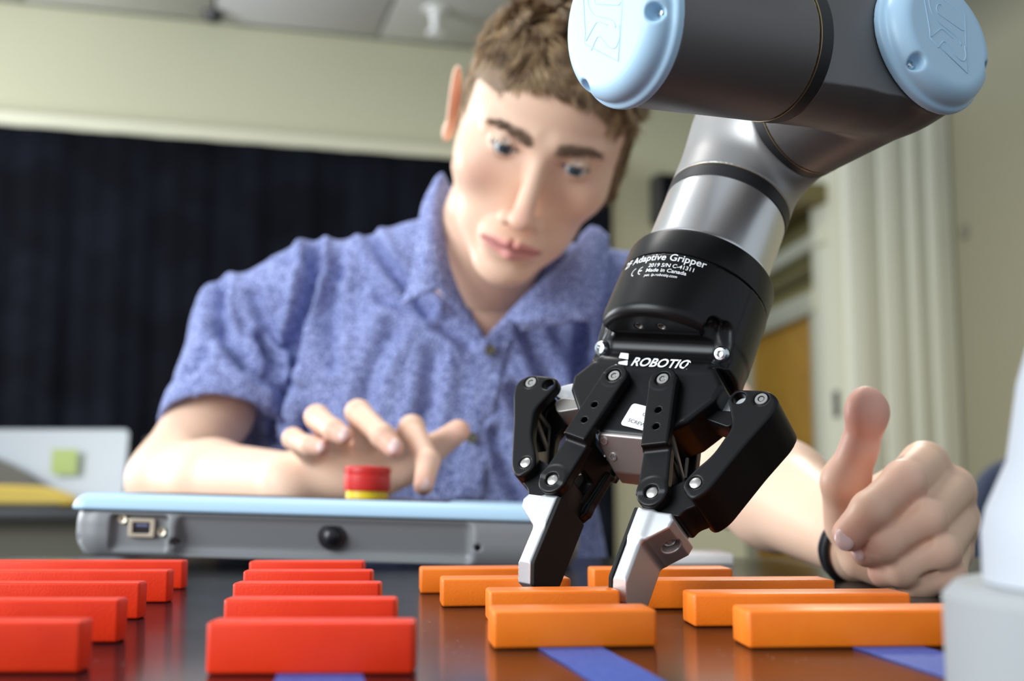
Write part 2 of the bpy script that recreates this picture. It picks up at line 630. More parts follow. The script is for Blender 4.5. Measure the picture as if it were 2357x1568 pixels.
# ceiling made of panels with recessed joints
ceil_o = box('ceiling', -5.5, 3.2, -3.5, 0.15, Z_ceil + 0.03, Z_ceil + 0.1, M_ceiling, M=WM)
tag(ceil_o, kind='structure')
M_panel = mat('lilac_grey_ceiling_panel', (0.56, 0.555, 0.575), 0.8)
cs = [-5.5, -3.2, wall_s(60) - 0.12, wall_s(462), wall_s(855), 1.5, 3.2]
for i in range(len(cs) - 1):
    for j in range(3):
        box('ceiling_panel', cs[i] + 0.01, cs[i + 1] - 0.01, -0.02 - (j + 1) * 1.1 + 0.01, -0.02 - j * 1.1 - 0.01, Z_ceil, Z_ceil + 0.028,
            M_panel if i == 3 else M_ceiling, ceil_o, bev=0.006, M=WM)
sm = P(490, 48, W0.y - 0.25)
sd = empty('smoke_detector', (sm.x, sm.y, Z_ceil))
tag(sd, 'small dark smoke detector at the corner of a ceiling panel', 'smoke detector')
lathe('body', [(0.001, -0.06), (0.04, -0.055), (0.06, -0.02), (0.065, 0)], M_dark, sd)
sm = P(1002, 22, W0.y - 0.3)
sh = empty('sprinkler_head', (sm.x, sm.y, Z_ceil))
tag(sh, 'whitish sprinkler head on the grey ceiling near the hair of the man', 'sprinkler')
lathe('base_plate', [(0.001, -0.01), (0.07, -0.01), (0.075, 0)], M_white, sh)
lathe('nozzle', [(0.001, -0.16), (0.05, -0.155), (0.05, -0.14), (0.02, -0.12), (0.03, -0.05), (0.03, -0.01), (0.001, -0.009)], M_white, sh)

# black curtain hanging in folds under the trim
ns, nz_ = 420, 12
s0c, s1c = -5.4, S_a
vs, fs = [], []
for i in range(ns + 1):
    s = s0c + (s1c - s0c) * i / ns
    for j in range(nz_ + 1):
        z = FLOOR + 0.05 + (Z_trim - FLOOR - 0.04) * j / nz_
        amp = 0.028 * (1 - 0.8 * j / nz_)
        y = -0.16 + amp * (math.sin(s * 17 + 0.6 * math.sin(s * 3.1)) + 0.4 * math.sin(s * 41 + 1.3))
        vs.append((s, y, z))
for i in range(ns):
    for j in range(nz_):
        a = i * (nz_ + 1) + j
        fs.append((a, a + nz_ + 1, a + nz_ + 2, a + 1))
me = bpy.data.meshes.new('curtain')
me.from_pydata(vs, [], fs)
me.transform(WM)
cu = link('curtain', me, M_black_cloth)
so = cu.modifiers.new('s', 'SOLIDIFY'); so.thickness = 0.008
tag(cu, 'black curtain hanging in folds across the back wall behind the man', 'curtain')

# dark speaker on the wall behind the arm
z0, z1 = wall_z(1520, 520), wall_z(1520, 412)
ws = empty('wall_speaker', WM @ Vector((wall_s(1535), -0.08, z0)), (0, 0, WA))
tag(ws, 'dark box speaker on the beige wall just behind the silver wrist', 'speaker')
hw = (wall_s(1572) - wall_s(1506)) / 2
box('body', -hw, hw, -0.08, 0.08, 0, z1 - z0, M_dark, ws, bev=0.01)
box('grille', -hw * 0.85, hw * 0.85, -0.088, -0.081, 0.02, z1 - z0 - 0.02, M_black_cloth, ws)

# fluted white casing to the right of the opening
tr = empty('door_1', WM @ Vector((S_c, -0.05, FLOOR)), (0, 0, WA))
tag(tr, kind='structure')
Wt = S_d - S_c
M_case = mat('white_casing_paint', (0.74, 0.74, 0.63), 0.5)
steps = [(0.0, 0.20, 0.10), (0.20, 0.30, 0.05), (0.30, 0.48, 0.09), (0.48, 0.55, 0.04), (0.55, 0.66, 0.085), (0.66, 0.74, 0.03), (0.74, 0.86, 0.075), (0.86, 1.0, 0.035)]
for a, b_, dp in steps:
    box('casing_board', a * Wt, b_ * Wt - 0.004, -dp, 0.05, 0.0, Z_ceil - FLOOR, M_case, tr, bev=0.012)
box('jamb', -0.02, 0.0, -0.02, 0.35, 0.0, Z_ceil - FLOOR - 0.25, M_trim, tr)
jl = wall_z(1925, 930) - FLOOR
box('strike_plate', -0.035, -0.021, 0.04, 0.10, jl - 0.09, jl + 0.09, M_dark, tr, bev=0.004)

# the corridor beyond, with its orange door
cdir = Vector((-0.09, 1, 0)).normalized()
c0 = Vector((1.267 * K + 0.02, 4.6 * K, 0))
CM = Matrix.Rotation(math.atan2(cdir.y, cdir.x), 4, 'Z')
CM.translation = c0


def corr(px, py):
    """along the corridor wall and height for a pixel"""
    t = (px - 1178.5) / F
    s = (c0.x - t * c0.y) / (t * cdir.y - cdir.x)
    return s, P(px, py, c0.y + s * cdir.y).z


smax = 4.5
tag(box('wall_corridor', 0.05, smax, -0.12, 0, FLOOR, Z_ceil, M_corr, M=CM), kind='structure')
tag(box('wall_corridor_end', smax, smax + 0.1, -0.2, 2.4, FLOOR, Z_ceil, M_corr_dark, M=CM), kind='structure')
zt = corr(1860, 600)[1]
tag(box('trim_2', 0.05, smax, 0, 0.10, zt, zt + 0.11, M_trim, bev=0.01, M=CM), kind='structure')
tag(box('trim_3', 0.05, smax, 0, 0.05, zt - 0.16, zt - 0.10, M_corr_dark, bev=0.01, M=CM), kind='structure')
tag(box('trim_4', 0.05, smax, 0, 0.22, zt + 0.28, zt + 0.42, M_corr_dark, bev=0.01, M=CM), kind='structure')
sA, zA = corr(1898, 725)
sB, zB = corr(1752, 760)
d2 = empty('door_2', CM @ Vector((sA, 0.02, FLOOR)), (0, 0, math.atan2(cdir.y, cdir.x)))
tag(d2, kind='structure')
hd = zA - FLOOR
box('door_leaf', 0.0, sB - sA, 0.0, 0.035, 0.0, hd, M_door, d2, bev=0.006)
box('door_frame', -0.14, 0.0, -0.01, 0.07, 0.0, hd + 0.14, M_trim, d2, bev=0.01)
box('door_frame', sB - sA, sB - sA + 0.14, -0.01, 0.07, 0.0, hd + 0.14, M_trim, d2, bev=0.01)
box('door_header', -0.14, sB - sA + 0.14, -0.01, 0.09, hd + 0.002, hd + 0.16, M_trim, d2, bev=0.01)

# ------------------------------------------------------------------ far table with laptop
ft = empty('side_table', (-2.0, 3.45, FLOOR))
tag(ft, 'long dark side table carrying the laptop in front of the black curtain', 'table')
box('table_top', -1.5, 1.05, -0.35, 0.55, -FLOOR - 0.035, -FLOOR, M_far_table, ft, bev=0.004)
box('front_panel', -1.45, 0.9, -0.25, -0.23, 0.06, -FLOOR - 0.036, mat('drab_panel', (0.17, 0.16, 0.12), 0.7), ft, bev=0.003)
for lx in (-1.42, 0.95):
    for ly in (-0.3, 0.4):
        box('leg', lx - 0.02, lx + 0.02, ly - 0.02, ly + 0.02, 0, -FLOOR - 0.037, M_far_table, ft)
lp = empty('laptop', P(120, 1160, 3.35) * 1.0)
lp.location.z = 0.001
tag(lp, 'silver laptop standing open on the side table, seen from behind', 'laptop')
lx1 = P(287, 1100, 3.35).x - lp.location.x
lz1 = P(200, 987, 3.35).z
LM_ = Matrix.Rotation(math.radians(-8), 4, 'X')
me = curve_mesh([rounded([(lx1 - 0.40, 0.0), (lx1, 0.0), (lx1, lz1), (lx1 - 0.40, lz1)], 0.018, 6)], 0, 0.006, 0.002)
me.transform(LM_ @ Matrix.Rotation(PI / 2, 4, 'X'))
link('lid', me, M_silver_lid, lp)
box('base', lx1 - 0.40, lx1, -0.004, 0.24, 0.0, 0.012, M_silver_lid, lp, bev=0.004)
nt_ = P(128, 1062, 3.26)
nn_ = box('sticky_note', -0.035, 0.035, 0, 0.002, -0.035, 0.035, M_lime, lp, M=Matrix.Translation(Vector((nt_.x, 3.322, nt_.z)) - lp.location))
tag(nn_, 'lime green sticky note')
yc = P(90, 1122, 3.2)
yb = empty('tool_case', (yc.x, 3.165, 0.0))
tag(yb, 'long yellow rounded case lying in front of the silver laptop', 'case')
me = curve_mesh([rounded([(-0.22, 0.008), (0.115, 0.006), (0.09, 0.035), (0.02, 0.055), (-0.22, 0.062)], 0.02, 5)], -0.05, 0.05, 0.008)
me.transform(Matrix.Rotation(PI / 2, 4, 'X'))
link('body', me, M_yellow, yb)
box('base_strip', -0.215, 0.09, -0.052, 0.05, 0.0, 0.012, M_far_table, yb, bev=0.003)
gc = P(30, 1095, 3.24)
gb = empty('folded_bag', (gc.x, 3.29, 0.0))
tag(gb, 'dark grey soft bag slumped against the laptop lid behind the yellow case', 'bag')
me = curve_mesh([rounded([(-0.16, 0.002), (0.13, 0.002), (0.10, 0.03), (0.03, 0.085), (-0.06, 0.13), (-0.16, 0.16)], 0.03, 5)], -0.024, 0.024, 0.01)
me.transform(Matrix.Rotation(PI / 2, 4, 'X'))
link('body', me, mat('grey_bag_cloth', (0.17, 0.165, 0.15), 0.9), gb)
me = curve_mesh([rounded([(-0.02, 0.002), (0.02, 0.002), (0.024, 0.01), (-0.024, 0.01)], 0.003, 3)], -0.02, 0.02, 0.002)
me.transform(Matrix.Rotation(PI / 2, 4, 'X') @ Matrix.Translation((0, 0.03, 0.03)))
link('buckle', me, M_white, gb)
db = empty('monitor_base', (P(345, 1100, 3.6).x + 0.02, 3.78, 0.0))
tag(db, 'dark box with a thin grey pole rising from it, behind the arm at the left', 'equipment box')
box('housing', -0.075, 0.12, -0.08, 0.1, 0.0, P(330, 1003, 3.6).z, mat('charcoal_box', (0.035, 0.033, 0.03), 0.6), db, bev=0.01)
pz0, pz1 = P(372, 1003, 3.6), P(391, 862, 3.6)
bm = tube_bm([Vector((pz0.x, 3.70, pz0.z - 0.01)) - db.location, Vector((pz1.x, 3.70, pz1.z)) - db.location], [0.010, 0.011], 12)
bm_obj('pole', bm, mat('grey_pole', (0.32, 0.32, 0.31), 0.4, 0.3), db, 'auto')

# navy chair beyond the fist
cc = P(2262, 1110, 2.4)
ch = empty('office_chair', (cc.x + 0.02, 2.4, FLOOR))
tag(ch, 'dark blue upholstered chair beyond the raised thumb, by the right wall', 'chair')
zc = P(2262, 1055, 2.4).z - FLOOR
me = curve_mesh([rounded([(-0.075, zc - 0.42), (0.30, zc - 0.42), (0.30, zc), (0.0, zc), (-0.06, zc - 0.09)], 0.07, 8)], -0.03, 0.03, 0.02)
me.transform(Matrix.Rotation(PI / 2, 4, 'X'))
link('backrest', me, M_chair, ch)
box('seat', -0.10, 0.36, -0.45, -0.02, 0.42, 0.50, M_chair, ch, bev=0.03, seg=3)
box('back_post', 0.09, 0.15, 0.03, 0.06, 0.40, zc - 0.2, M_dark, ch, bev=0.005)
for lx in (-0.06, 0.32):
    for ly in (-0.42, -0.04):
        box('leg', lx - 0.015, lx + 0.015, ly - 0.015, ly + 0.015, 0, 0.42, M_dark, ch, bev=0.003)

# ------------------------------------------------------------------ the work table and what lies on it
wt = empty('work_table', (0.3, 0.2, FLOOR))
tag(wt, 'glossy black work table in the foreground under the robot', 'table')
box('table_top', -1.7, 1.2, -0.75, 0.74, -FLOOR - 0.03, -FLOOR, M_table, wt, bev=0.003)
for lx in (-1.6, 1.1):
    for ly in (-0.65, 0.62):
        box('leg', lx - 0.03, lx + 0.03, ly - 0.03, ly + 0.03, 0, -FLOOR - 0.031, M_dark, wt)

FH = F * H


def Yrow(ypx):
    return FH / (ypx - 1121)


def tape(name, pts, label):
    """pts: left and right edge pixels on the table, far to near"""
    co = []
    for (lx, rx, y) in pts:
        Y = Yrow(y)
        co.append(((lx - 1178.5) / F * Y, (rx - 1178.5) / F * Y, Y))
    (a0, a1, Ya), (b0, b1, Yb) = co
    bm = bmesh.new()
    n = 24
    rows = []
    for i in range(n + 1):
        t = i / n
        Y = Ya + 0.03 + (Yb - Ya - 0.12) * t
        s = (Y - Ya) / (Yb - Ya)
        x0, x1 = a0 + (b0 - a0) * s, a1 + (b1 - a1) * s
        j = 0.0004 * noise.noise(Vector((i * 0.7, a0 * 50, 0)))
        rows.append([bm.verts.new((x0 + j, Y, 0.0001)), bm.verts.new((x0 + j, Y, 0.00028)), bm.verts.new(((x0 + x1) / 2, Y, 0.00032)),
                     bm.verts.new((x1 + j, Y, 0.00028)), bm.verts.new((x1 + j, Y, 0.0001))])
    for i in range(n):
        for k in range(4):
            bm.faces.new((rows[i][k], rows[i][k + 1], rows[i + 1][k + 1], rows[i + 1][k]))
        bm.faces.new((rows[i][4], rows[i][0], rows[i + 1][0], rows[i + 1][4]))
    bm.faces.new(rows[0]); bm.faces.new(rows[-1][::-1])
    return tag(bm_obj(name, bm, M_tape), label, 'tape', 'strips of blue tape on the table')


tape('masking_tape', [(655, 842, 1530), (640, 850, 1568)], 'strip of blue masking tape running under the front red block')
tape('masking_tape', [(1240, 1388, 1484), (1376, 1545, 1568)], 'strip of blue masking tape running under the nearest orange block of the short row')
tape('masking_tape', [(1955, 2120, 1484), (2215, 2420, 1568)], 'strip of blue masking tape running under the front long orange block beside the grey flange')

ORD = ['front', 'second', 'third', 'fourth', 'hindmost']


def block(L, T, Hh, fx, Y, yaw, m, label, group, anchor='L', r=0.0013):
    bm = box_bm(-L / 2, L / 2, 0, T, 0, Hh, r, 3)
    X = (fx - 1178.5) / F * Y
    c, s = math.cos(yaw), math.sin(yaw)
    off = L / 2 if anchor == 'L' else -L / 2
    o = bm_obj('wooden_block', bm, m, smooth='auto')
    o.location = (X + off * c, Y + off * s, 0.0003 if False else 0.0)
    o.rotation_euler = (0, 0, yaw)
    return tag(o, label, 'block', group)


for i, (x, y) in enumerate([(208, 1537), (291, 1470), (337, 1418), (400, 1381), (433, 1351)]):
    block(0.125, 0.0108, 0.0150, x, Yrow(y), 0.0, M_red,
          ORD[i] + ' red block of the row at the far left, counted from the camera', 'long red wooden blocks', 'R')
for i, (x0, x1) in enumerate([(490, 958), (527, 915), (546, 879), (569, 860), (582, 841)]):
    w = x1 - x0
    Y = FH / ((x1 - x0) / 1.116)
    block(0.0603, 0.0125, 0.0150, x0, Y, math.radians(0.6), M_red,
          ORD[i] + ' red block of the short row in the middle, counted from the camera', 'short red wooden blocks')
for i, (x, y, L) in enumerate([(1136, 1484, 0.0560), (1128, 1427, 0.0530), (1020, 1391, 0.0590), (971, 1361, 0.0600)]):
    block(L, 0.0215, 0.0126, x, Yrow(y), math.radians(6.0), M_orange,
          (['front', 'second', 'third', 'hindmost'][i]) + ' orange block of the row under the left finger of the gripper', 'short orange wooden blocks')
for i, (x, y, L) in enumerate([(1711, 1483, 0.088), (1589, 1435, 0.0865), (1470, 1396, 0.0880), (1362, 1362, 0.0720)]):
    block(L, 0.0225, 0.0126, x, Yrow(y), math.radians(3.5), M_orange,
          (['front', 'second', 'third', 'hindmost'][i]) + ' orange block of the long row right of the gripper', 'long orange wooden blocks')

npd = box('notepad', 0.094, 0.1545, 0.845, 0.90, 0.0002, 0.0075, M_white, bev=0.001)
tag(npd, 'thin white pad lying on the table behind the last long orange block', 'notepad')

# white tapered pedestal close to the lens
pc = Vector((0.176, 0.285, 0))
pe = empty('robot_pedestal', pc)
tag(pe, 'white tapered robot pedestal with grey flange, blurred at the right edge', 'pedestal')
def tangent_r(px):
    return math.hypot(pc.x, pc.y) * math.sin(math.atan2(pc.x, pc.y) - math.atan((px - 1178.5) / F))


xf, xs = tangent_r(2150), tangent_r(2243)
zf = H - (1385 - 1121) / F * (pc.y - 0.04)
lathe('flange', [(0.001, 0.0), (xf, 0.0), (xf, zf - 0.003), (xf - 0.003, zf), (0.001, zf)], M_robot_grey, pe, seg=96)
zk = H - (1190 - 1121) / F * pc.y
zt2 = P(2357, 868, pc.y).z
xt = tangent_r(2362)
lathe('tapered_shell', [(0.001, zf + 0.0003), (xs, zf + 0.0003), (xs, zk - 0.004), (xs - 0.0015, zk + 0.002), (xs - 0.007, zk + 0.014),
                        (xt + 0.002, zt2), (xt - 0.012, zt2 + 0.045), (0.022, zt2 + 0.11), (0.001, zt2 + 0.112)], M_robot_white, pe, seg=96)

# ------------------------------------------------------------------ teach pendant with emergency stop
pn = empty('teach_pendant', P(150, 1283, 0.80) + Vector((0, 0, 0.001)), (0, math.radians(1.6), 0))
tag(pn, 'grey and pale blue teach pendant tablet lying on the table behind the red blocks', 'tablet')
PW, PDp = 0.340, 0.150
u = 0.80 / F * 1000           # mm per pixel at its front face


def pend_z(y):                # mm above the pendant's underside at its left end
    return (1283 - y) * u


f = Field((-3, -3, -3), (PW * 1000 + 3, PDp * 1000 + 3, 36), 1.3)
f.add(rbox((PW * 500, PDp * 500, 18.5), (PW * 500, PDp * 500, 24), 21))
f.op('int', (lambda x, y, z: z - (pend_z(1180)) + 0 * x + 0 * y, (-10, -10, -10), (400, 200, 60)))
f.op('int', (lambda x, y, z: 0.5 - z + 0 * x + 0 * y, (-10, -10, -10), (400, 200, 60)))
cx_, cw_ = (735 - 150) * u, (1078 - 405) * u / 2
f.sub(rbox((cx_, -4, pend_z(1180) - 16.5), (cw_, 11.5, 13.5), 5, np.array([[1, 0, 0], [0, math.cos(0.30), -math.sin(0.30)], [0, math.sin(0.30), math.cos(0.30)]])), 3)
f.sub(rbox(((312 - 150) * u, -1, pend_z(1228)), ((378 - 248) * u / 2, 6.5, 11.5), 2), 1.5)
for hx, hy in ((168, 1243), (392, 1253), (1085, 1266)):
    f.sub(cyl(((hx - 150) * u, -4, pend_z(hy) + (hx - 150) * 0.0279 * u), ((hx - 150) * u, 9, pend_z(hy) + (hx - 150) * 0.0279 * u), 2.2), 0.6)
pts, q = f.mesh()
me = np_mesh('m', pts, q); flip_if_inside_out(me)
link('lower_shell', me, M_pend_grey, pn)
f = Field((-4, -4, 20), (PW * 1000 + 4, PDp * 1000 + 4, 50), 1.3)
zt_ = pend_z(1180) + 0.6
f.add(rbox((PW * 500, PDp * 500, 22), (PW * 500 + 0.6, PDp * 500 + 0.6, pend_z(1140) - 22), 11))
f.op('int', (lambda x, y, z: zt_ - z + 0 * x + 0 * y, (-10, -10, -10), (400, 200, 60)))
pts, q = f.mesh()
me = np_mesh('m', pts, q); flip_if_inside_out(me)
link('upper_shell', me, M_pale_blue, pn)
tag(bpy.data.objects['upper_shell'], 'pale blue rim')
zt3 = pend_z(1140) / 1000
box('screen', 0.03, 0.25, 0.02, PDp - 0.02, zt3 - 0.001, zt3 + 0.0004, M_port, pn, bev=0.0003)
for fx_ in (0.04, 0.30):
    for fy_ in (0.02, 0.125):
        lathe('foot', [(0.001, -0.0005 - fx_ * 0.004), (0.008, -0.0005 - fx_ * 0.004), (0.008, 0.002), (0.001, 0.002)], M_rubber, pn, Matrix.Translation((fx_, fy_, 0)), 24)


def pend_pt(px, py, y=0.0):
    x = (px - 150) * u / 1000
    return Vector((x, y, (pend_z(py)) / 1000 + x * 0.0279))


# knob on the front
kp = pend_pt(750, 1240, 0.010)
lathe('knob', [(0.001, -0.004), (0.0095, -0.004), (0.0095, 0.004), (0.0088, 0.0052), (0.0066, 0.0054), (0.0060, 0.0062), (0.0055, 0.0078), (0.0036, 0.0094), (0.001, 0.0100)],
      M_port, pn, axis_matrix(kp, (0, -1, 0)), 48)
# connector: frame, black socket, two screws
cp = pend_pt(316, 1221, 0.0052)
S = 1000
me = curve_mesh([rounded([(-0.0088, -0.0062), (0.0088, -0.0062), (0.0088, 0.0062), (-0.0088, 0.0062)], 0.0015, 3),
                 rounded([(-0.0058, -0.0036), (0.0058, -0.0036), (0.0058, 0.0036), (-0.0058, 0.0036)], 0.0006, 3)], 0, 0.003, 0.0004)
me.transform(Matrix.Translation(cp) @ Matrix.Rotation(PI / 2, 4, 'X'))
cf = link('connector_frame', me, M_beige_metal, pn)
cf.data.set_sharp_from_angle(angle=0.6)
box('socket', cp.x - 0.0060, cp.x + 0.0060, cp.y - 0.0014, cp.y + 0.002, cp.z - 0.0038, cp.z + 0.0038, M_port, pn)
box('contact_strip', cp.x - 0.0040, cp.x + 0.0040, cp.y - 0.0020, cp.y - 0.0015, cp.z + 0.0010, cp.z + 0.0026, mat('contact_blue', (0.15, 0.17, 0.30), 0.3), pn)
for sx, sy in ((271, 1201), (362, 1230)):
    q_ = pend_pt(sx, sy, 0.0052)
    lathe('screw', [(0.0009, 0.0010), (0.0012, 0.0024), (0.0027, 0.0028), (0.0031, 0.002), (0.0031, -0.001)], M_beige_metal, pn, axis_matrix(q_, (0, -1, 0)), 24)
# emergency stop
ec = P(840, 1157, 0.862)
eo = Vector((ec.x - pn.location.x, 0.862 - pn.location.y, zt3))
r_ = 53 * 0.862 / F
yh = 19 * 0.862 / F
eh = 74 * 0.862 / F
tag(lathe('emergency_stop_base', [(0.001, 0.0), (r_ * 0.90, 0.0), (r_ * 0.90, yh), (0.001, yh)], M_estop_yellow, pn, Matrix.Translation(eo), 48), 'yellow collar')
prof = [(0.001, yh), (r_ * 0.97, yh), (r_, yh + 0.001), (r_ * 1.0, eh - 0.0062), (r_ * 0.96, eh - 0.0056), (r_ * 0.99, eh - 0.0046), (r_ * 0.985, eh - 0.0012), (r_ * 0.93, eh), (0.001, eh + 0.0008)]
es = lathe('emergency_stop_button', prof, M_estop_red, pn, Matrix.Translation(eo), 64)
tag(es, 'red mushroom button')
bm = bmesh.new()
for k in range(40):
    a = 2 * PI * k / 40
    M_ = Matrix.Translation(eo + Vector((0, 0, eh - 0.0028))) @ Matrix.Rotation(a, 4, 'Z') @ Matrix.Translation((r_ * 0.99, 0, 0))
    r0 = bmesh.ops.create_cube(bm, size=1, matrix=M_ @ Matrix.Diagonal((0.0006, 0.0011, 0.003, 1)))
g = bm_obj('grip_ribs', bm, M_estop_red, es); g.matrix_parent_inverse = Matrix()
tag(g, kind='stuff')

# ------------------------------------------------------------------ the gripper (local frame in mm: u opening, w axis upwards, n front)
CU = (0.8142848392196436, 0.03852042600812994, -0.5791859609806151)
CW = (0.37376322483522745, -0.7982154922897615, 0.4723908123886607)
CN = (-0.44411851163586685, -0.6011390892701953, -0.6643722924486438)
CC = (0.057802112795559885, 0.016981318391563516, 0.547317144662732)
GM = Matrix((Wc(CU), Wc(CW), Wc(CN))).transposed().to_4x4()
GM.translation = Wc(CC) + Vector((0, 0, H))
GI = GM.inverted()
g = empty('gripper', mat=GM)
tag(g, 'black two-finger robot gripper with silver fingertips reaching down among the orange blocks', 'gripper')
NC = -18.83


def GL(px, py, n):
    """pixel of the photograph onto the gripper's plane at height n, in mm"""
    o = GI @ Vector((0, 0, H))
    d = (GI.to_3x3() @ (P(px, py, 1.0) - Vector((0, 0, H))))
    t = (n / 1000 - o.z) / d.z
    q = o + d * t
    return q.x * 1000, q.y * 1000


def cpoly(pts, z0, z1, r=0.0):
    """convex outline extruded in z, rounded by r"""
    pts = np.array(pts, float)
    ce = pts.mean(0)
    pl = []
    for i in range(len(pts)):
        a, b_ = pts[i], pts[(i + 1) % len(pts)]
        e = b_ - a
        nn = np.array([e[1], -e[0]]) / np.linalg.norm(e)
        if nn @ (ce - a) > 0: nn = -nn
        pl.append((nn, float(nn @ a) - r))
    zm, zh = (z0 + z1) / 2, (z1 - z0) / 2 - r

    def f(x, y, z):
        d = None
        for nn, c_ in pl:
            v = nn[0] * x + nn[1] * y - c_
            d = v if d is None else np.maximum(d, v)
        dz = np.abs(z - zm) - zh
        return np.minimum(np.maximum(d, dz), 0) + np.sqrt(np.maximum(d, 0) ** 2 + np.maximum(dz, 0) ** 2) - r
    return f, np.array([pts[:, 0].min(), pts[:, 1].min(), z0]), np.array([pts[:, 0].max(), pts[:, 1].max(), z1])


def npoly(pts, z0, z1, r=0.0):
    """any outline extruded in z, edges rounded by r"""
    pts = np.array(pts, float)

    def f(x, y, z):
        d2 = None
        inside = None
        n = len(pts)
        for i in range(n):
            a, b_ = pts[i], pts[(i + 1) % n]
            e = b_ - a
            wx, wy = x - a[0], y - a[1]
            t = np.clip((wx * e[0] + wy * e[1]) / (e @ e), 0, 1)
            q = (wx - e[0] * t) ** 2 + (wy - e[1] * t) ** 2
            d2 = q if d2 is None else np.minimum(d2, q)
            c = ((a[1] > y) != (b_[1] > y)) & (x < (b_[0] - a[0]) * (y - a[1]) / (b_[1] - a[1] + 1e-12) + a[0])
            inside = c if inside is None else inside ^ c
        d = np.where(inside, -np.sqrt(d2), np.sqrt(d2)) + r
        dz = np.abs(z - (z0 + z1) / 2) - ((z1 - z0) / 2 - r)
        return np.minimum(np.maximum(d, dz), 0) + np.sqrt(np.maximum(d, 0) ** 2 + np.maximum(dz, 0) ** 2) - r
    return f, np.array([pts[:, 0].min(), pts[:, 1].min(), z0]), np.array([pts[:, 0].max(), pts[:, 1].max(), z1])


def sdf_obj(name, f, m, parent, M=None):
    pts, q = f.mesh()
    me = np_mesh(name, pts, q)
    flip_if_inside_out(me)
    if M is not None: me.transform(M)
    return link(name, me, m, parent)


f = Field((-43, -32, -60), (43, 62, 22), 0.65)
f.add(cyl((0, 24.5, NC), (0, 75, NC), 37.5, 5.0))
bk = cyl((0, 13.5, NC), (0, 60, NC), 37.4, 2.0)
f.add((lambda x, y, z: np.maximum(bk[0](x, y, z), z + 8), bk[1], bk[2]), 1.5)
f.add(cpoly([(-31, 30), (31, 30), (31, 6), (-31, 6)], NC - 14, -5.8, 2.5), 2.0)
f.add(cpoly([(-32, 13), (32, 13), (39.5, 3), (38.0, -5), (28, -18), (13, -28), (-13, -28), (-28, -18), (-38.0, -5), (-39.5, 3)], 2 * NC + 5.8, -5.8, 2.6), 0.3)
f.op('int', (lambda x, y, z: y - 58.95 + 0 * x + 0 * z, (-60, -60, -80), (60, 90, 60)))
f.sub(cone((-25.5, 21.3, -5.0), (25.5, 21.3, -5.0), 4.6), 4.5)
for s in (-1, 1):
    f.sub(cone((s * 28, 29, 1), (s * 31.5, 20, -5), 5.0, 5.0), 1.2)
    f.sub(cone((s * 34, 30, -2), (s * 36, 18, -6), 4.5, 5.0), 1.2)
for ux in (-6, 6):
    f.sub(cyl((ux, 20, 6.5), (ux, 30, 6.5), 2.1), 0.0)
sdf_obj('palm_body', f, M_shell, g)
GZ = Matrix(((1, 0, 0, 0), (0, 0, 1, 0), (0, -1, 0, 0), (0, 0, 0, 1)))      # lathe axis z onto w


def along_w(w, u=0, n=NC):
    return Matrix.Translation((u / 1000, w / 1000, n / 1000)) @ GZ


lathe('coupling', [(0.0005, 59.25), (36.9, 59.25), (37.5, 59.7), (37.5, 72.3), (36.8, 74.2), (35.2, 75.0), (0.0005, 75.0)] and
      [(0.0000005 if r < 1 else r / 1000, z / 1000) for r, z in [(0.0005, 59.25), (36.9, 59.25), (37.5, 59.7), (37.5, 72.6), (37.0, 74.3), (35.6, 75.0), (0.0005, 75.0)]],
      M_shell, g, Matrix.Translation((0, 0, NC / 1000)) @ Matrix(((1, 0, 0, 0), (0, 0, 1, 0), (0, 1, 0, 0), (0, 0, 0, 1))), 128)
# threaded holes: bright thread rings
for ux in (-6, 6):
    for k in range(3):
        bm = tube_bm([Vector((ux / 1000 + 0.0019 * math.cos(a), (24.9 + k * 0.7) / 1000, 0.0065 + 0.0019 * math.sin(a))) for a in [2 * PI * i / 24 for i in range(24)]], 0.00022, 6, closed=True)
        bm_obj('thread_ring', bm, M_pin, g, True)


def screw(parent, M, r, head='button', m=None):
    """screw head of radius r mm, axis z of M"""
    r /= 1000
    if head == 'button':
        pr = [(r * 0.30, r * 0.15), (r * 0.42, r * 0.62), (r * 0.75, r * 0.55), (r * 0.96, r * 0.3), (r, -r * 0.2)]
    elif head == 'flat':
        pr = [(0.00001, r * 0.22), (r * 0.8, r * 0.2), (r * 0.97, r * 0.1), (r, -r * 0.5)]
    else:
        pr = [(r * 0.45, -r * 0.1), (r * 0.52, r * 0.30), (r * 0.92, r * 0.30), (r, r * 0.18), (r, -r * 0.5)]
    o = lathe('screw', pr, m or M_screw, parent, M, 32)
    if head == 'flat': return o
    hx = lathe('socket', [(0.00001, -r * 0.05), (r * 0.5, -r * 0.05)] and [(0.00001, r * 0.10), (r * 0.40, r * 0.10), (r * 0.40, r * 0.2), (0.00001, r * 0.2)], M_pin, o, M, 6)
    return o


for s in (-1, 1):
    M_ = axis_matrix((s * 0.0318, 0.0215, -0.0085), (s * 0.1, -0.55, 0.83))
    screw(g, M_, 3.7)


def front(u_, w_, n_):
    return Matrix.Translation((u_ / 1000, w_ / 1000, n_ / 1000))


# print on the gripper
def on_cylinder(me, a0, a1, w0, w1, name='print'):
    co = fit_text(me, a0, a1, w0, w1)
    th = np.radians(co[:, 0])
    R = 37.66 + (co[:, 2] > 0) * 0.03
    set_co(me, np.stack([R * np.sin(th), co[:, 1], R * np.cos(th) + NC], 1) / 1000)
    link(name, me, M_print, g, False)


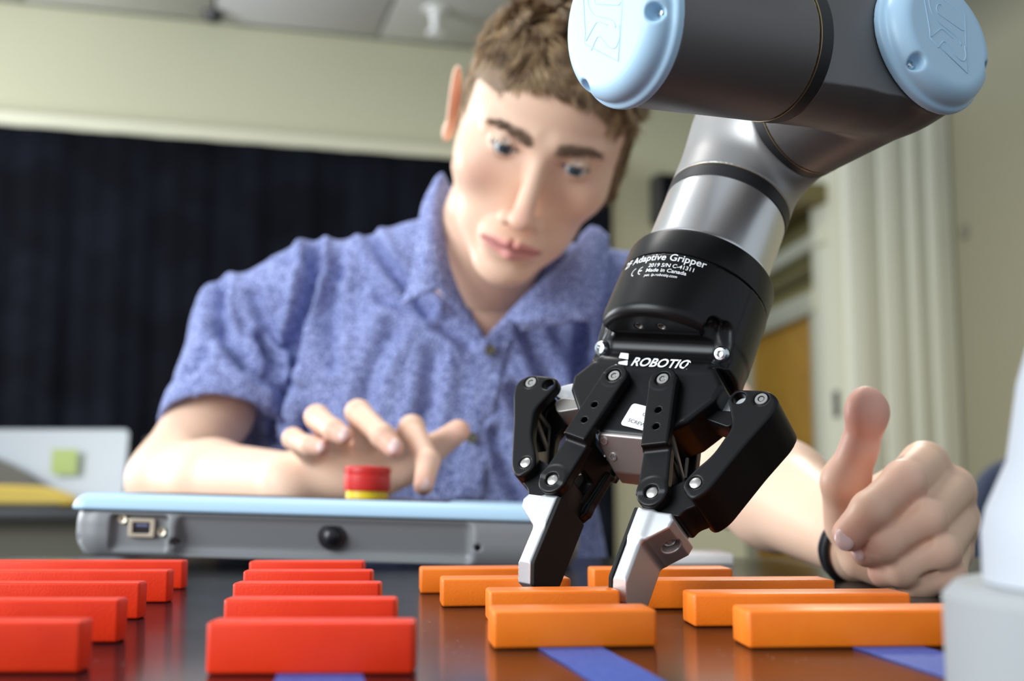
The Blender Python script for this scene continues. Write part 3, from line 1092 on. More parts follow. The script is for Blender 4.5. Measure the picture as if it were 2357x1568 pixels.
on_cylinder(text_mesh('2F Adaptive Gripper', 1, 0.012), -36.8, 33.5, 53.1, 58.4, 'lettering')
on_cylinder(text_mesh('2019 S/N C-41311', 1, 0.014), -8.4, 26.4, 50.3, 52.6, 'lettering')
on_cylinder(text_mesh('Made in Canada', 1, 0.016), -8.8, 22.5, 47.35, 49.55, 'lettering')
on_cylinder(text_mesh('pat. ip.robotiq.com', 1, 0.01, 0.15), -8.8, 17.0, 44.3, 46.35, 'lettering')


def arc_strip(c, r0, r1, a0, a1, n=18):
    return [(c[0] + r1 * math.cos(a0 + (a1 - a0) * i / n), c[1] + r1 * math.sin(a0 + (a1 - a0) * i / n)) for i in range(n + 1)] + \
           [(c[0] + r0 * math.cos(a1 + (a0 - a1) * i / n), c[1] + r0 * math.sin(a1 + (a0 - a1) * i / n)) for i in range(n + 1)]


for cxx, bar in ((0.0, False), (4.4, True)):
    me = curve_mesh([arc_strip((cxx, 0), 1.9, 2.6, math.radians(100), math.radians(260))], 0, 0.0001, 0)
    co = np.empty(len(me.vertices) * 3); me.vertices.foreach_get('co', co); co = co.reshape(-1, 3)
    a_, w_ = -19.5 * PI / 180 * 37.5 + co[:, 0], 48.8 + co[:, 1]
    R = 37.57 + 0 * a_
    set_co(me, np.stack([R * np.sin(a_ / 37.5), w_, R * np.cos(a_ / 37.5) + NC], 1) / 1000)
    link('conformity_mark', me, M_print, g, False)
a_ = -19.5 * PI / 180 + 2.0 / 37.5
bm = bmesh.new()
vv = [bm.verts.new((37.6 * math.sin(a) / 1000, w / 1000, (37.6 * math.cos(a) + NC) / 1000)) for a, w in ((a_, 48.45), (a_ + 2.3 / 37.5, 48.45), (a_ + 2.3 / 37.5, 49.15), (a_, 49.15))]
bm.faces.new(vv)
bm_obj('conformity_mark', bm, M_print, g)
NF = -5.22
me = text_mesh('ROBOTIQ', 1, 0.022, 0.22, 1.0)
x0, w0 = GL(1451, 843, NF)
x1, w1 = GL(1594, 826, NF)
co = fit_text(me, x0, x1, 9.0, 14.9)
co[:, 2] = NF + (co[:, 2] > 0) * 0.04
set_co(me, co / 1000)
link('lettering', me, M_print, g, False)
for quad in ([(1429, 812), (1447, 814), (1446, 828), (1424, 824)], [(1425, 832), (1446, 828.5), (1445, 841), (1421, 836)] and [(1424, 833), (1445, 829.5), (1444, 841.5), (1423, 838)], [(1416, 839), (1431, 841), (1432, 846), (1410, 846)]):
    pts = [GL(x, y, NF) for x, y in quad]
    me = curve_mesh([[(a / 1000, b_ / 1000) for a, b_ in rounded(pts, 0.4, 3)]], NF / 1000, NF / 1000 + 0.00004, 0)
    link('emblem', me, M_print, g, False)
# white sticker, half hidden by the right inner link
st = [GL(1457, 928, NF), GL(1427, 978, NF), GL(1530, 1004, NF), GL(1546, 950, NF)]
me = curve_mesh([[(a / 1000, b_ / 1000) for a, b_ in rounded(st, 2.0, 5)]], NF / 1000, NF / 1000 + 0.00012, 0)
stk = link('sticker', me, M_sticker, g, False)
for txt, (xa, ya), hgt, wid in (('GA', (1478, 957), 1.75, 3.6), ('SCREWS', (1445, 970.5), 1.75, 11.0)):
    me = text_mesh(txt, 1, 0.004, 0.0, 1.0)
    co = fit_text(me, 0, wid, 0, hgt)
    ux, wx = GL(xa, ya, NF)
    sl = math.radians(-13)
    co2 = np.stack([ux + co[:, 0] * math.cos(sl) - co[:, 1] * math.sin(sl), wx + co[:, 0] * math.sin(sl) + co[:, 1] * math.cos(sl), NF + 0.14 + (co[:, 2] > 0) * 0.03], 1)
    set_co(me, co2 / 1000)
    link('lettering', me, M_ink, stk, False)

# silver block under the palm
sb_ = sdf = Field((-16, -42, -34), (16, -24, -3), 0.5)
sdf.add(cpoly([(-13.5, -25.5), (13.5, -25.5), (13.5, -31), (7, -39), (-7, -39), (-13.5, -31)], -31, -6.3, 1.0))
sdf.op('int', (lambda x, y, z: (-(y + 28.3) * 0.80 + (z + 6.3) * 0.60) + 0 * x, (-30, -60, -60), (30, 0, 10)))
sbo = sdf_obj('palm_end_block', sdf, mat('shaded_silver_metal', (0.34, 0.31, 0.29), 0.38, 0.85), g)  # silver browned and darkened in the colour in place of its dim reflections
for uu, ww, nn in ((-10.2, -30.0, -8.5), (-6.5, -34.5, -14.5)):
    screw(g, axis_matrix((uu / 1000, ww / 1000, nn / 1000), (0, -0.8, 0.6)), 2.0, 'pin', M_alu)

# links and fingers, mirrored
for s in (1, -1):
    side = 'right' if s > 0 else 'left'

    def mir(L): return [(s * x, y) for x, y in L][::s]
    # outer link: front plate, back plate, outer web
    ol = empty('outer_link'); ol.parent = g
    rim = rounded([(44.6, -3.5, 3), (47, -0.3, 3), (62, 0.6, 4), (68.2, -3.5, 5), (67.2, -11, 3), (59.5, -28, 3), (49.6, -53, 4), (44, -57.0, 5), (38.2, -51, 5), (39.0, -45, 3), (46.2, -34, 5), (50.9, -19, 5), (48.3, -11.5, 4)], 4, 6)
    OUT = [(44.4, -4.5, 3), (47.0, 0.0, 3), (62.5, 0.7, 4), (68.6, -4.0, 5), (67.4, -11.5, 3), (60, -27.5, 3), (50.2, -52.0, 5), (44.5, -57.5, 6), (37.2, -50.5, 6), (40.3, -43.0, 4), (46.8, -34, 5), (51.2, -19, 6), (48.0, -12, 4)]
    of = Field((34, -60, -38), (72, 5, 0), 0.5)
    of.add(npoly(rounded(OUT, 4, 5), 2 * NC + 4, -4, 1.3))
    for ox, oy in ((-6.0, 0.5), (-12.0, 1.5)):
        of.sub(npoly([(x + ox, y + oy) for x, y in rounded(OUT, 4, 5)], -28.0, -9.6, 0.3), 0.3)
    of.sub(cyl((49.9, -4.4, -40), (49.9, -4.4, 4), 3.0), 0.5)
    of.sub(cyl((60.1, -4.1, -5.2), (60.1, -4.1, 4), 3.4), 0.3)
    of.sub(cyl((43.5, -48.4, -4.8), (43.5, -48.4, 4), 3.0), 0.3)
    MS = Matrix.Diagonal((s, 1, 1, 1))
    pts, q = of.mesh()
    me = np_mesh('bracket', pts, q)
    if s < 0: me.transform(MS)
    flip_if_inside_out(me)
    link('bracket', me, M_ano, ol)
    screw(ol, front(s * 60.1, -4.1, -4.9), 3.0, 'pin', M_pin)
    screw(ol, front(s * 43.5, -48.4, -4.5), 2.6, 'flat', M_pin)
    # grey lattice lining the inner side of the web
    lat = plate('lattice', [rounded([(0, 0), (30, 0), (30, 22), (0, 22)], 2, 3), rounded([(2.5, 3), (13, 19.5), (2.5, 19.5)], 1, 3)[::-1], rounded([(6, 2.5), (27.5, 2.5), (16, 18.5)], 1.2, 3)[::-1]], 0, 1.2, 0.2, M_truss, ol)
    a0_, a1_ = Vector((s * 57.5, -14, -8)), Vector((s * 47.0, -42.5, -8))
    xd = (a1_ - a0_).normalized()
    yd = Vector((0, 0, -1))
    m4 = Matrix((xd, yd, xd.cross(yd))).transposed().to_4x4(); m4.translation = a0_ / 1000
    lat.data.transform(m4)
    # aluminium knuckle between palm and outer link
    kn = rounded([(31, 3.0, 1), (44, 4.8, 2), (52, 2, 3), (53, -3.5, 3), (47.5, -5.5, 2), (40.5, -5.5, 1.5), (34, -4, 1)], 2, 4)
    plate('knuckle', [mir(kn)], -25.2, -15.4, 0.6, M_fingertip, g)
    # inner link
    plate('drive_bar', [mir(rounded([(30, -5.8, 1), (46, -5.8, 2), (49, -9, 2), (45, -14.5, 2), (30, -10.5, 1)], 2, 4))], -25.0, -13.0, 0.6, M_truss if s < 0 else M_ano, g)
    d_ = np.array([12.7, -55.5]) / np.hypot(12.7, 55.5)
    p_ = np.array([-d_[1], d_[0]])

    def at(t, q=0.0): return np.array([12.7, 0]) + d_ * t + p_ * q

    def strip(t0, t1, hw0, hw1=None):
        hw1 = hw0 if hw1 is None else hw1
        return [at(t0, -hw0), at(t0, hw0), at(t1, hw1), at(t1, -hw1)]
    fl = Field((4, -66, -40), (36, 9, 3), 0.45)
    for zf_ in (1, -1):      # front and back cheeks
        def zz(a, b_): return (a, b_) if zf_ > 0 else (2 * NC - b_, 2 * NC - a)
        z0_, z1_ = zz(-4.9, 0.6)
        e0 = at(0)
        fl.add(cyl((e0[0], e0[1], z0_), (e0[0], e0[1], z1_), 6.6, 0.9))
        fl.add(cpoly(strip(0, 35.5, 6.6, 6.3), z0_, z1_, 0.9), 0.8)
        z2_, z3_ = zz(-9.0, -3.6)
        e1 = at(56.9)
        fl.add(cyl((e1[0], e1[1], z2_), (e1[0], e1[1], z3_), 7.0, 0.9), 0.8)
        fl.add(cpoly(strip(34.5, 56.9, 6.3, 7.0), z2_, z3_, 0.9), 2.0)
        for t in (17.2, 26.0):
            q = at(t)
            fl.sub(cyl((q[0], q[1], zz(-3, 5)[0]), (q[0], q[1], zz(-3, 5)[1]), 1.55), 0.4)
        fl.sub(cyl((e0[0], e0[1], zz(-0.7, 5)[0]), (e0[0], e0[1], zz(-0.7, 5)[1]), 3.6), 0.3)
        fl.sub(cyl((e1[0], e1[1], zz(-4.6, 0)[0]), (e1[0], e1[1], zz(-4.6, 0)[1]), 3.2), 0.3)
    fl.add(cpoly([at(31, -4.5), at(31, 1.5), at(58, 1.5), at(58, -4.5)], 2 * NC + 5, -5.5, 0.8), 0.8)
    wc = at(49, -1)
    Rw = np.array([[d_[0], p_[0], 0], [d_[1], p_[1], 0], [0, 0, 1]])
    fl.sub(rbox((wc[0], wc[1], NC), (5.5, 12, 6.0), 2, Rw), 0.6)
    MS = Matrix.Diagonal((s, 1, 1, 1))
    pts, q = fl.mesh()
    me = np_mesh('inner_link', pts, q)
    if s < 0: me.transform(MS)
    flip_if_inside_out(me)
    il = link('inner_link', me, M_ano, g)
    screw(il, front(s * 12.7, 0, -0.4), 2.95, 'pin', M_pin)
    e1 = at(56.9)
    screw(il, front(s * e1[0], e1[1], -4.4), 2.7, 'flat', M_pin)
    lt_ = plate('lattice', [rounded([(0, 0), (31, 0), (31, 25), (0, 25)], 2, 3), rounded([(2, 4), (15, 23), (2, 23)], 1, 3)[::-1], rounded([(5, 2.2), (29, 2.2), (29, 9), (17, 22.5)], 1.2, 3)[::-1]], 0, 1.0, 0.15, M_truss, il)
    a0_, a1_ = at(20, 2.6), at(51, 2.6)
    a0_, a1_ = Vector((s * a0_[0], a0_[1], -6.2)), Vector((s * a1_[0], a1_[1], -6.2))
    xd = (a1_ - a0_).normalized(); yd = Vector((0, 0, -1))
    m4 = Matrix((xd, yd, xd.cross(yd))).transposed().to_4x4(); m4.translation = a0_ / 1000
    lt_.data.transform(m4)
    # finger body and tip
    fb = rounded([(20.5, -49, 3), (29, -49.5, 2), (36, -44, 3), (44, -42, 4), (49.2, -48.5, 4), (44.5, -56.5, 2), (40.2, -59.0, 2), (38.5, -62.6, 1), (20.7, -62.6, 1)], 2, 5)
    plate('finger_body', [mir(fb)], -28.2, -9.45, 0.7, M_ano, g)
    nrm = np.array([0.60, -0.80, 0.0])
    ctr = np.array([33.8, -71.2, NC - 0.5])
    t_ = Field((17, -106, -34), (41, -60, -3), 0.42)
    t_.add(cpoly([(20.5, -62.7), (36.4, -62.7), (38.2, -65.5), (37.4, -69.5), (29.0, -76.5), (20.5, -76.5)], -31.3, -6.3, 1.0))
    t_.add(cpoly([(20.5, -62.7), (27.2, -62.7), (27.2, -103.2), (20.5, -103.2)], -31.3, -6.3, 1.3), 3.5)
    ca_, sa_ = 0.62, 0.78
    for zc_, sg_ in ((-6.3, 1), (-31.3, -1)):
        t_.op('int', (lambda x, y, z: (-(y + 95.5) * ca_ + sg_ * (z - zc_) * sa_) + 0 * x, (10, -110, -40), (45, -50, 0)))
    t_.sub(cyl(ctr - nrm * 5.5, ctr + nrm * 8, 4.2, 0.3), 0.5)
    t_.op('int', (lambda x, y, z: 20.5 - x + 0 * y + 0 * z, (10, -110, -40), (45, -50, 0)))
    pts, q = t_.mesh()
    me = np_mesh('fingertip', pts, q)
    if s < 0: me.transform(MS)
    flip_if_inside_out(me)
    tip = link('fingertip', me, M_fingertip, g)
    screw(tip, axis_matrix(Vector((s * ctr[0], ctr[1], ctr[2])) / 1000 - Vector((s * nrm[0], nrm[1], 0)) * 0.0030, Vector((s * nrm[0], nrm[1], 0))), 3.2, 'button', M_alu)
    ch = 8.2
    pr_ = [(-6.2, -62.2), (-6.2, -95.6), (-12.4, -103.3), (-25.2, -103.3), (-31.4, -95.6), (-31.4, -62.2)]
    me = curve_mesh([rounded([(z / 1000, y / 1000) for z, y in pr_], 0.001, 3)], 0.0186, 0.0204, 0.0003)
    me.transform(Matrix(((0, 0, s, 0), (0, 1, 0, 0), (1, 0, 0, 0), (0, 0, 0, 1))))
    flip_if_inside_out(me)
    rub = link('rubber_pad', me, M_rubber, g, False)

# ------------------------------------------------------------------ the robot wrist and arm (local frame in mm, turned like the camera)
cB = (0.5127391980595686, -0.24659517700591668, -0.8223681252641772)
cL = (-0.8465541928699533, 0.014310520296742346, -0.5321101460627147)
vB, vL, vW = Wc(cB).normalized(), Wc(cL).normalized(), Wc(CW).normalized()
A0 = GM @ Vector((0, 0.1665, NC / 1000))
PB = A0 + vB * 0.0954
vE = vB.cross(vL).normalized()
if vE.z < 0: vE = -vE
up2 = vL.cross(vE)
ra = empty('robot', A0)
tag(ra, 'grey robot arm wrist with pale blue end caps, reaching in from the top right', 'robot arm')
RO = A0.copy()


def mm(v): return np.array(v - RO) * 1000


a0, pb = mm(A0), mm(PB)
nB, nL, nW, nE = np.array(vB), np.array(vL), np.array(vW), np.array(vE)
R0 = 31.6
# silver flange, turned about the gripper's axis
mW = axis_matrix((0, 0, 0), -vW)


def ax_lathe(name, base, axis, prof, m, seg=128):
    return lathe(name, [(max(r, 0.0005) / 1000, z / 1000) for r, z in prof], m, ra, axis_matrix(Vector(base) / 1000, axis), seg)


ax_lathe('tool_flange', a0 - nW * (166.5 - 75.2), nW, [(0, 0), (34.5, 0), (34.8, 0.4), (34.8, 2.2), (33.6, 3.0), (31.5, 3.4), (31.5, 39.6), (0, 39.6)], M_alu)
ax_lathe('seal_ring', a0 - nW * (166.5 - 114.7), nW, [(0, 0), (31.5, 0), (31.9, 0.4), (31.9, 7.4), (31.5, 7.8), (0, 7.8)], M_ring)
ax_lathe('edge_line', a0 - nW * (166.5 - 122.5), nW, [(0, 0), (31.95, 0), (31.95, 0.35), (0, 0.35)], M_gold)


def housing(name, prims, m=M_arm, ints=()):
    pts = np.array([p for pr in prims for p in (pr[0][1], pr[0][2])])
    fl = Field(pts.min(0) - 6, pts.max(0) + 6, 0.85)
    for pr, k in prims: fl.add(pr, k)
    for c_, nn in ints:
        nn = np.array(nn); cc_ = np.array(c_)
        fl.op('int', (lambda x, y, z: (x - cc_[0]) * nn[0] + (y - cc_[1]) * nn[1] + (z - cc_[2]) * nn[2], pts.min(0) - 20, pts.max(0) + 20))
    return sdf_obj(name, fl, m, ra)


# wrist 3 housing (arm paint brightened in its colour as if window-lit), tee between the tool axis and B
housing('lower_wrist_housing', [(cyl(a0 - nB * 8, a0 + nB * 34.0, R0, 2.0), 0), (cyl(a0 - nW * 43.6, a0, R0 + 0.2, 0.8), 12)], mat('lit_silver_arm_paint', (0.36, 0.35, 0.345), 0.42, 0.55, bump=(4000, 0.12, 0.0001)))
ax_lathe('seal_ring', a0 + nB * 34.0, nB, [(0, 0), (31.4, 0), (31.8, 0.3), (31.8, 5.6), (31.4, 5.9), (0, 5.9)], M_ring)
ax_lathe('edge_line', a0 + nB * 39.9, nB, [(0, 0), (31.8, 0), (31.8, 0.3), (0, 0.3)], M_gold)
# wrist 2 housing, tee between B and C
housing('middle_wrist_housing', [(cyl(a0 + nB * 40.2, a0 + nB * 115.6, R0, 1.0), 0), (cone(pb, pb + nL * 30, R0), 4), (cyl(pb + nL * 10, pb + nL * 71.4, R0, 0.8), 4)], ints=[(a0 + nB * 115.6, nB)])
ax_lathe('seal_ring', pb + nL * 71.6, nL, [(0, 0), (31.4, 0), (31.8, 0.3), (31.8, 6.6), (31.4, 6.9), (0, 6.9)], M_ring)
ax_lathe('edge_line', pb + nL * 78.5, nL, [(0, 0), (31.8, 0), (31.8, 0.3), (0, 0.3)], M_gold)
# wrist 1 housing with its stub going up to the forearm
upd = nE * 0.80 + (-nB) * 0.25
upd = upd - nL * (upd @ nL); upd /= np.linalg.norm(upd)
c1 = pb + nL * 118
housing('upper_wrist_housing', [(cyl(pb + nL * 79.0, pb + nL * 152.6, R0, 1.0), 0), (cyl(c1, c1 + upd * 62, R0, 0.8), 14)])
ax_lathe('seal_ring', c1 + upd * 62, upd, [(0, 0), (31.4, 0), (31.8, 0.3), (31.8, 6.6), (31.4, 6.9), (0, 6.9)], M_ring)
ax_lathe('forearm', c1 + upd * 69, upd, [(0, 0), (31.6, 0), (31.6, 300), (0, 300)], M_arm)


SPA, SPB = math.radians(222), math.radians(237)


def cap(base, axis, label, spin, logo_dir):
    """domed cap with three pockets for screws and raised outline lettering"""
    fl = Field((-38, -38, -2), (38, 38, 34), 0.6)
    fl.add(cyl((0, 0, -3), (0, 0, 4.2), 33.0, 1.6))
    fl.add(cyl((0, 0, -10), (0, 0, 13.5), 30.6, 7.5), 2.2)
    fl.op('int', (lambda x, y, z: 0.1 - z + 0 * x + 0 * y, (-50, -50, -50), (50, 50, 50)))
    for k in range(3):
        a = spin + 2 * PI * k / 3
        ca, sa = math.cos(a), math.sin(a)
        fl.sub(cone((31.0 * ca, 31.0 * sa, 20), (27.0 * ca, 27.0 * sa, 9), 4.2, 3.2), 1.6)
    Mx = axis_matrix(Vector(base) / 1000, axis, logo_dir)
    o = sdf_obj('end_cap', fl, M_pale_blue, ra, Mx)
    o['label'] = label
    for k in range(3):
        a = spin + 2 * PI * k / 3
        screw(o, Mx @ Matrix.Translation((0.0268 * math.cos(a), 0.0268 * math.sin(a), 0.0064)), 2.2)
    # thin raised outline of the two letters inside a slanted frame
    z = 13.45
    loops = [([(-15, 20), (-13, -2), (-13.5, -6), (9, -17), (12.5, 14)], True),
             (rounded([(12, 15), (-7, 19), (-11.5, 15), (-11, 8), (-7, 4), (4, 0.5), (7.5, -2.5), (7.0, -7)], 3, 4)[6:-6], False),
             (rounded([(11, 10), (-5, 14), (-7, 11), (-6.5, 8.5), (10, 4.5), (11, 7)], 1.5, 3)[4:-4], False),
             (rounded([(-12.5, -5), (-12.4, -5.1), (-5, 1.5), (2, -1.5), (2.1, -1.6)], 2, 3)[6:-6], False),
             (rounded([(-9, -9.5), (-8.9, -9.6), (-4, -4), (2.5, -10.5), (7.5, -12), (10, -8), (9.5, -3), (9.4, -2.9)], 2.5, 4)[8:-8], False)]
    bm = bmesh.new()
    for L, cl in loops:
        tube_bm([Vector((x, y, z)) / 1000 for x, y in L], 0.00028, 6, bm, closed=cl)
    bm_obj('raised_lettering', bm, M_pale_blue, o, True, Mx)
    return o


cap(pb + nB * 20.5, nB, 'pale blue cap facing right, turned to the camera', SPA, (1, 0, 0))
cap(pb + nL * 152.8, nL, 'pale blue cap facing left, beside the hair of the man', SPB, (1, 0, 0))

# ------------------------------------------------------------------ the man behind the table
from mathutils.bvhtree import BVHTree
HR = Matrix.Rotation(math.radians(15.5), 3, 'Y') @ Matrix.Rotation(math.radians(8.0), 3, 'Z') @ Matrix.Rotation(math.radians(33), 3, 'X')
eye_mid = P(1243, 363, 0.975)
HO = eye_mid - HR @ Vector((0, -0.080, 0))
HRn, HOn = np.array(HR), np.array(HO) * 1000


def to_head(p):          # world mm to head mm
    return (np.asarray(p, float) - HOn) @ HRn


def from_head(p):        # head mm to world mm
    return np.asarray(p, float) @ HRn.T + HOn


man = empty('person', (-0.06, 1.30, FLOOR))
tag(man, 'young man in a blue short-sleeved shirt leaning over the table, watching the gripper', 'person')
ML = -np.array(man.location)


def V(px, py, Y): return np.array(P(px, py, Y)) * 1000


hf = Field((-96, -120, -215), (96, 205, 128), 1.5)
hf.add(ell((0, 12, 26), (77, 95, 86)))
hf.add(ell((0, -22, 38), (68, 56, 50)), 14)
hf.add(ell((0, -20, -16), (71, 62, 76)), 16)
hf.add(ell((0, -32, -72), (56, 48, 46)), 16)
for s in (-1, 1):
    hf.add(cone((s * 54, 8, -56), (s * 15, -66, -106), 14, 14), 12)
    hf.add(ell((s * 46, -48, -29), (19, 24, 20)), 20)
    hf.add(cone((s * 45, -63, 15), (s * 9, -79, 13), 9.0, 8.5), 10)
hf.add(ell((0, -76, -110), (20, 15, 14)), 10)
for s in (-1, 1):
    hf.sub(ell((s * 31, -93, -1), (17, 15, 10.0)), 9)
hf.add(cone((0, -80, 6), (0, -100, -41), 7.0, 9.0), 9)
hf.add(ell((0, -106, -49), (10.5, 8.5, 8.5)), 6)
for s in (-1, 1):
    hf.add(ell((s * 13, -95, -53.5), (7.4, 9.5, 7.2)), 5)
    hf.sub(cone((s * 6.2, -104, -60.5), (s * 6.5, -94, -56), 3.0), 1.5)
hf.add(ell((0, -78, -80), (28, 14, 20)), 9)
for s in (-1, 1):
    hf.add(cone((s * 26, -80, -80.5), (s * 4.5, -94, -76), 2.2, 4.0), 3)
    hf.add(cone((s * 21, -81, -85), (s * 0.5, -91.5, -87.5), 2.6, 5.4), 3)
    hf.sub(cone((s * 28, -82, -82), (s * 0.5, -99.5, -81.2), 1.3, 1.6), 1.2)
hf.sub(ell((0, -97, -98), (15, 6, 4.5)), 6)
hf.sub(ell((0, -99, -64), (2.6, 4, 5)), 3)
for s in (-1, 1):
    hf.add(ell((s * 31.5, -70.0, 0), (13.5, 13.5, 13.2)), 3.5)
    hf.sub(ell((s * 31.5, -87, -2.0), (13.0, 12, 3.9)), 1.2)
    hf.sub(ell((s * 31.5, -70.0, 0), (12.4, 12.4, 12.4)), 0)
    # ears
    Re = np.array(Matrix.Rotation(math.radians(-12 if s < 0 else 0), 3, 'Y') @ Matrix.Rotation(s * math.radians(10), 3, 'Z') @ Matrix.Rotation(math.radians(-10), 3, 'X'))
    hf.add(ell((s * (82 if s < 0 else 79), 20, -4), (5.0, 17, 32), Re), 5)
    hf.sub(ell((s * 88, 16, -2), (4.5, 10, 20), Re), 3)
    hf.add(ell((s * 80, 10, -31), (4.5, 8, 9), Re), 4)
nb = to_head(np.array([-48, 1195, 245.0]))
hf.add(cone((0, 34, -52), nb, 55, 57), 16)
for s in (-1, 1):
    hf.add(cone((s * 48, 28, -40), nb + np.array([s * 14, -38, 18]), 12, 13), 14)
hpts, hq = hf.mesh(from_head)

# chest and shoulders under the shirt, arms and hands
cf_ = Field((-190, 1080, 60), (90, 1300, 330), 2.0)
cf_.add(ell((-50, 1208, 190), (95, 64, 90)))
cf_.add(cone((-48, 1195, 245), (-45, 1192, 200), 56, 54), 20)
cpts, cq = cf_.mesh()

# his right arm and hand (left in the picture), hovering over the emergency stop
rs, re_, rw = np.array([-284, 1262, 218.0]), V(393, 1106, 1.155), V(668, 1112, 0.985)
r_arm = Field((-420, 840, -5), (-25, 1320, 300), 1.45)
am_ = rs * 0.45 + re_ * 0.55 + np.array([8, 0, 0])
r_arm.add(cone(rs, am_, 36, 39))
r_arm.add(cone(am_, re_, 39, 39), 10)
mid = re_ * 0.62 + rw * 0.38
r_arm.add(cone(re_, mid, 38, 37), 16)
r_arm.add(cone(mid, rw, 36, 25), 12)


def hand(fl, wrist, fingers, thumb, palm_r=15, k=6):
    for (pts, rads) in fingers:
        ms = Field.__new__(Field); ms.lo, ms.h, ms.n = fl.lo, fl.h, fl.n
        # palm ray first, then the finger joined with little blending so that the creases stay
        fl.add(cone(wrist, pts[0], palm_r, rads[0] + 1.0), 9)
    for (pts, rads) in fingers:
        for i in range(len(pts) - 1):
            fl.add(cone(pts[i], pts[i + 1], rads[i] + 0.2, rads[i + 1]), 1.2 if i else 3.0)
            fl.add(cone(pts[i], pts[i], rads[i] + 0.9), 2.0)
    for i in range(len(thumb[0]) - 1):
        fl.add(cone(thumb[0][i], thumb[0][i + 1], thumb[1][i], thumb[1][i + 1]), 7 if i == 0 else 4)


DY = 0.030
RF = [
    ([V(905, 1045, .985), V(948, 985, .942), V(985, 1062, .912), V(975, 1118, .900)], [10.5, 9.6, 8.6, 7.6]),
    ([V(850, 1040, .990), V(825, 950, .940), V(880, 1003, .910), V(905, 1030, .903)], [10.5, 9.8, 8.8, 7.8]),
    ([V(790, 1050, .985), V(730, 960, .940), V(768, 990, .915), V(790, 1003, .908)], [10, 9.2, 8.2, 7.4]),
    ([V(735, 1072, .980), V(675, 1010, .945), V(712, 1026, .925), V(738, 1030, .918)], [9, 8.0, 7.2, 6.6])]
RT = ([V(860, 1118, .985), V(925, 1085, .985), V(1000, 1030, .975), V(1055, 993, .968)], [14, 12.5, 11.0, 9.6])
hand(r_arm, rw, RF, RT, 20)
r_arm.add(ell(V(800, 1095, .985), (38, 22, 22)), 10)
rp, rq = r_arm.mesh()

# his left arm and hand, thumb up (right in the picture)
ls, le, lw = np.array([135, 1215, 225.0]), V(1700, 1085, .93), V(1972, 1250, .705)
l_arm = Field((70, 560, -12), (300, 1270, 300), 1.3)
l_arm.add(cone(ls, le, 52, 42))
mid = le * 0.6 + lw * 0.4
l_arm.add(cone(le, mid, 42, 38), 14)
l_arm.add(cone(mid, lw, 37, 21), 12)
LF = [
    ([V(2128, 1072, .668), V(2082, 1110, .602), V(2005, 1176, .600), V(1955, 1230, .606)], [12.2, 10.6, 9.6, 8.6]),
    ([V(2190, 1128, .672), V(2128, 1198, .600), V(2045, 1250, .603), V(1995, 1268, .614)], [12.0, 10.6, 9.6, 8.4]),
    ([V(2202, 1200, .676), V(2160, 1270, .600), V(2085, 1308, .605), V(2035, 1316, .618)], [11.6, 10.2, 9.2, 8.2]),
    ([V(2190, 1268, .676), V(2180, 1322, .604), V(2118, 1340, .608), V(2080, 1334, .622)], [10.4, 9.0, 8.4, 7.8])]
LT = ([V(1958, 1205, .660), V(1946, 1110, .642), V(1978, 1032, .634), V(1998, 948, .630)], [14.5, 12.6, 9.4, 10.4])
hand(l_arm, lw, LF, LT, 17)
l_arm.add(ell(V(2060, 1200, .672), (26, 16, 28)), 8)
l_arm.add(cone(V(1985, 1280, .660), V(2080, 1322, .650), 13, 11), 8)
l_arm.add(ell(V(1994, 950, .626), (11.3, 9.6, 14.0)), 4)
for fa, fb_ in zip(LF[:-1], LF[1:]):
    gp = [(np.array(fa[0][i]) + np.array(fb_[0][i])) / 2 + np.array([0, -8.0, 0]) for i in range(4)]
    l_arm.sub(cone(gp[1] * 0.8 + gp[2] * 0.2, gp[2], 1.1), 2.6)
lp_, lq = l_arm.mesh()

allp, allq, off = [], [], 0
for p_, q_ in ((hpts, hq), (cpts, cq), (rp, rq), (lp_, lq)):
    allp.append(p_ + ML); allq.append(q_ + off); off += len(p_)
allp = np.concatenate(allp); allq = np.concatenate(allq)
body_me = np_mesh('body', allp, allq)
flip_if_inside_out(body_me)

# paint the skin: lips, cheeks, ears, fingertips, brows, shade round the eyes, scalp under the hair
lin = lambda r, g_, b_: np.array([r, g_, b_])
wp = allp - ML
col = np.tile(lin(0.88, 0.585, 0.425), (len(wp), 1))
hl = to_head(wp * 1000)
nh = len(hpts)
is_head = np.zeros(len(wp), bool); is_head[:nh] = True


def mixc(mask, c):
    global col
    mask = np.clip(mask, 0, 1)[:, None]
    col = col * (1 - mask) + c * mask


def gauss(c, r):
    d = (hl - np.array(c)) / np.array(r)
    return np.exp(-(d ** 2).sum(1)) * is_head


x_, y_, z_ = hl[:, 0], hl[:, 1], hl[:, 2]
for s in (-1, 1):
    mixc(0.22 * gauss((s * 40, -68, -30), (20, 25, 18)), lin(0.74, 0.27, 0.20))
    mixc(0.15 * gauss((s * 82, 12, -5), (12, 22, 34)), lin(0.78, 0.28, 0.20))
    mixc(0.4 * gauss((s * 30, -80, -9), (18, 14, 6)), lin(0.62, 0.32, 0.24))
    mixc(0.45 * gauss((s * 18, -78, 1), (6, 10, 6)), lin(0.45, 0.22, 0.16))  # shade of the inner eye corner painted into the skin
    mixc(0.35 * gauss((s * 31, -84, 7.5), (15, 10, 2.2)), lin(0.40, 0.20, 0.15))  # lid crease shading, put into the skin colour
    lash = np.exp(-((z_ - 1.9 + 0.016 * (x_ - s * 31.5) ** 2) / 1.3) ** 2) * (np.abs(x_ - s * 31.5) < 14) * (y_ < -72) * is_head
    mixc(0.85 * lash, lin(0.07, 0.04, 0.03))
mixc(0.4 * gauss((0, -108, -46), (12, 12, 12)), lin(0.78, 0.33, 0.25))
lipc = np.abs(z_ + 81.5) / (8.4 - 0.0085 * x_ ** 2).clip(0.5)
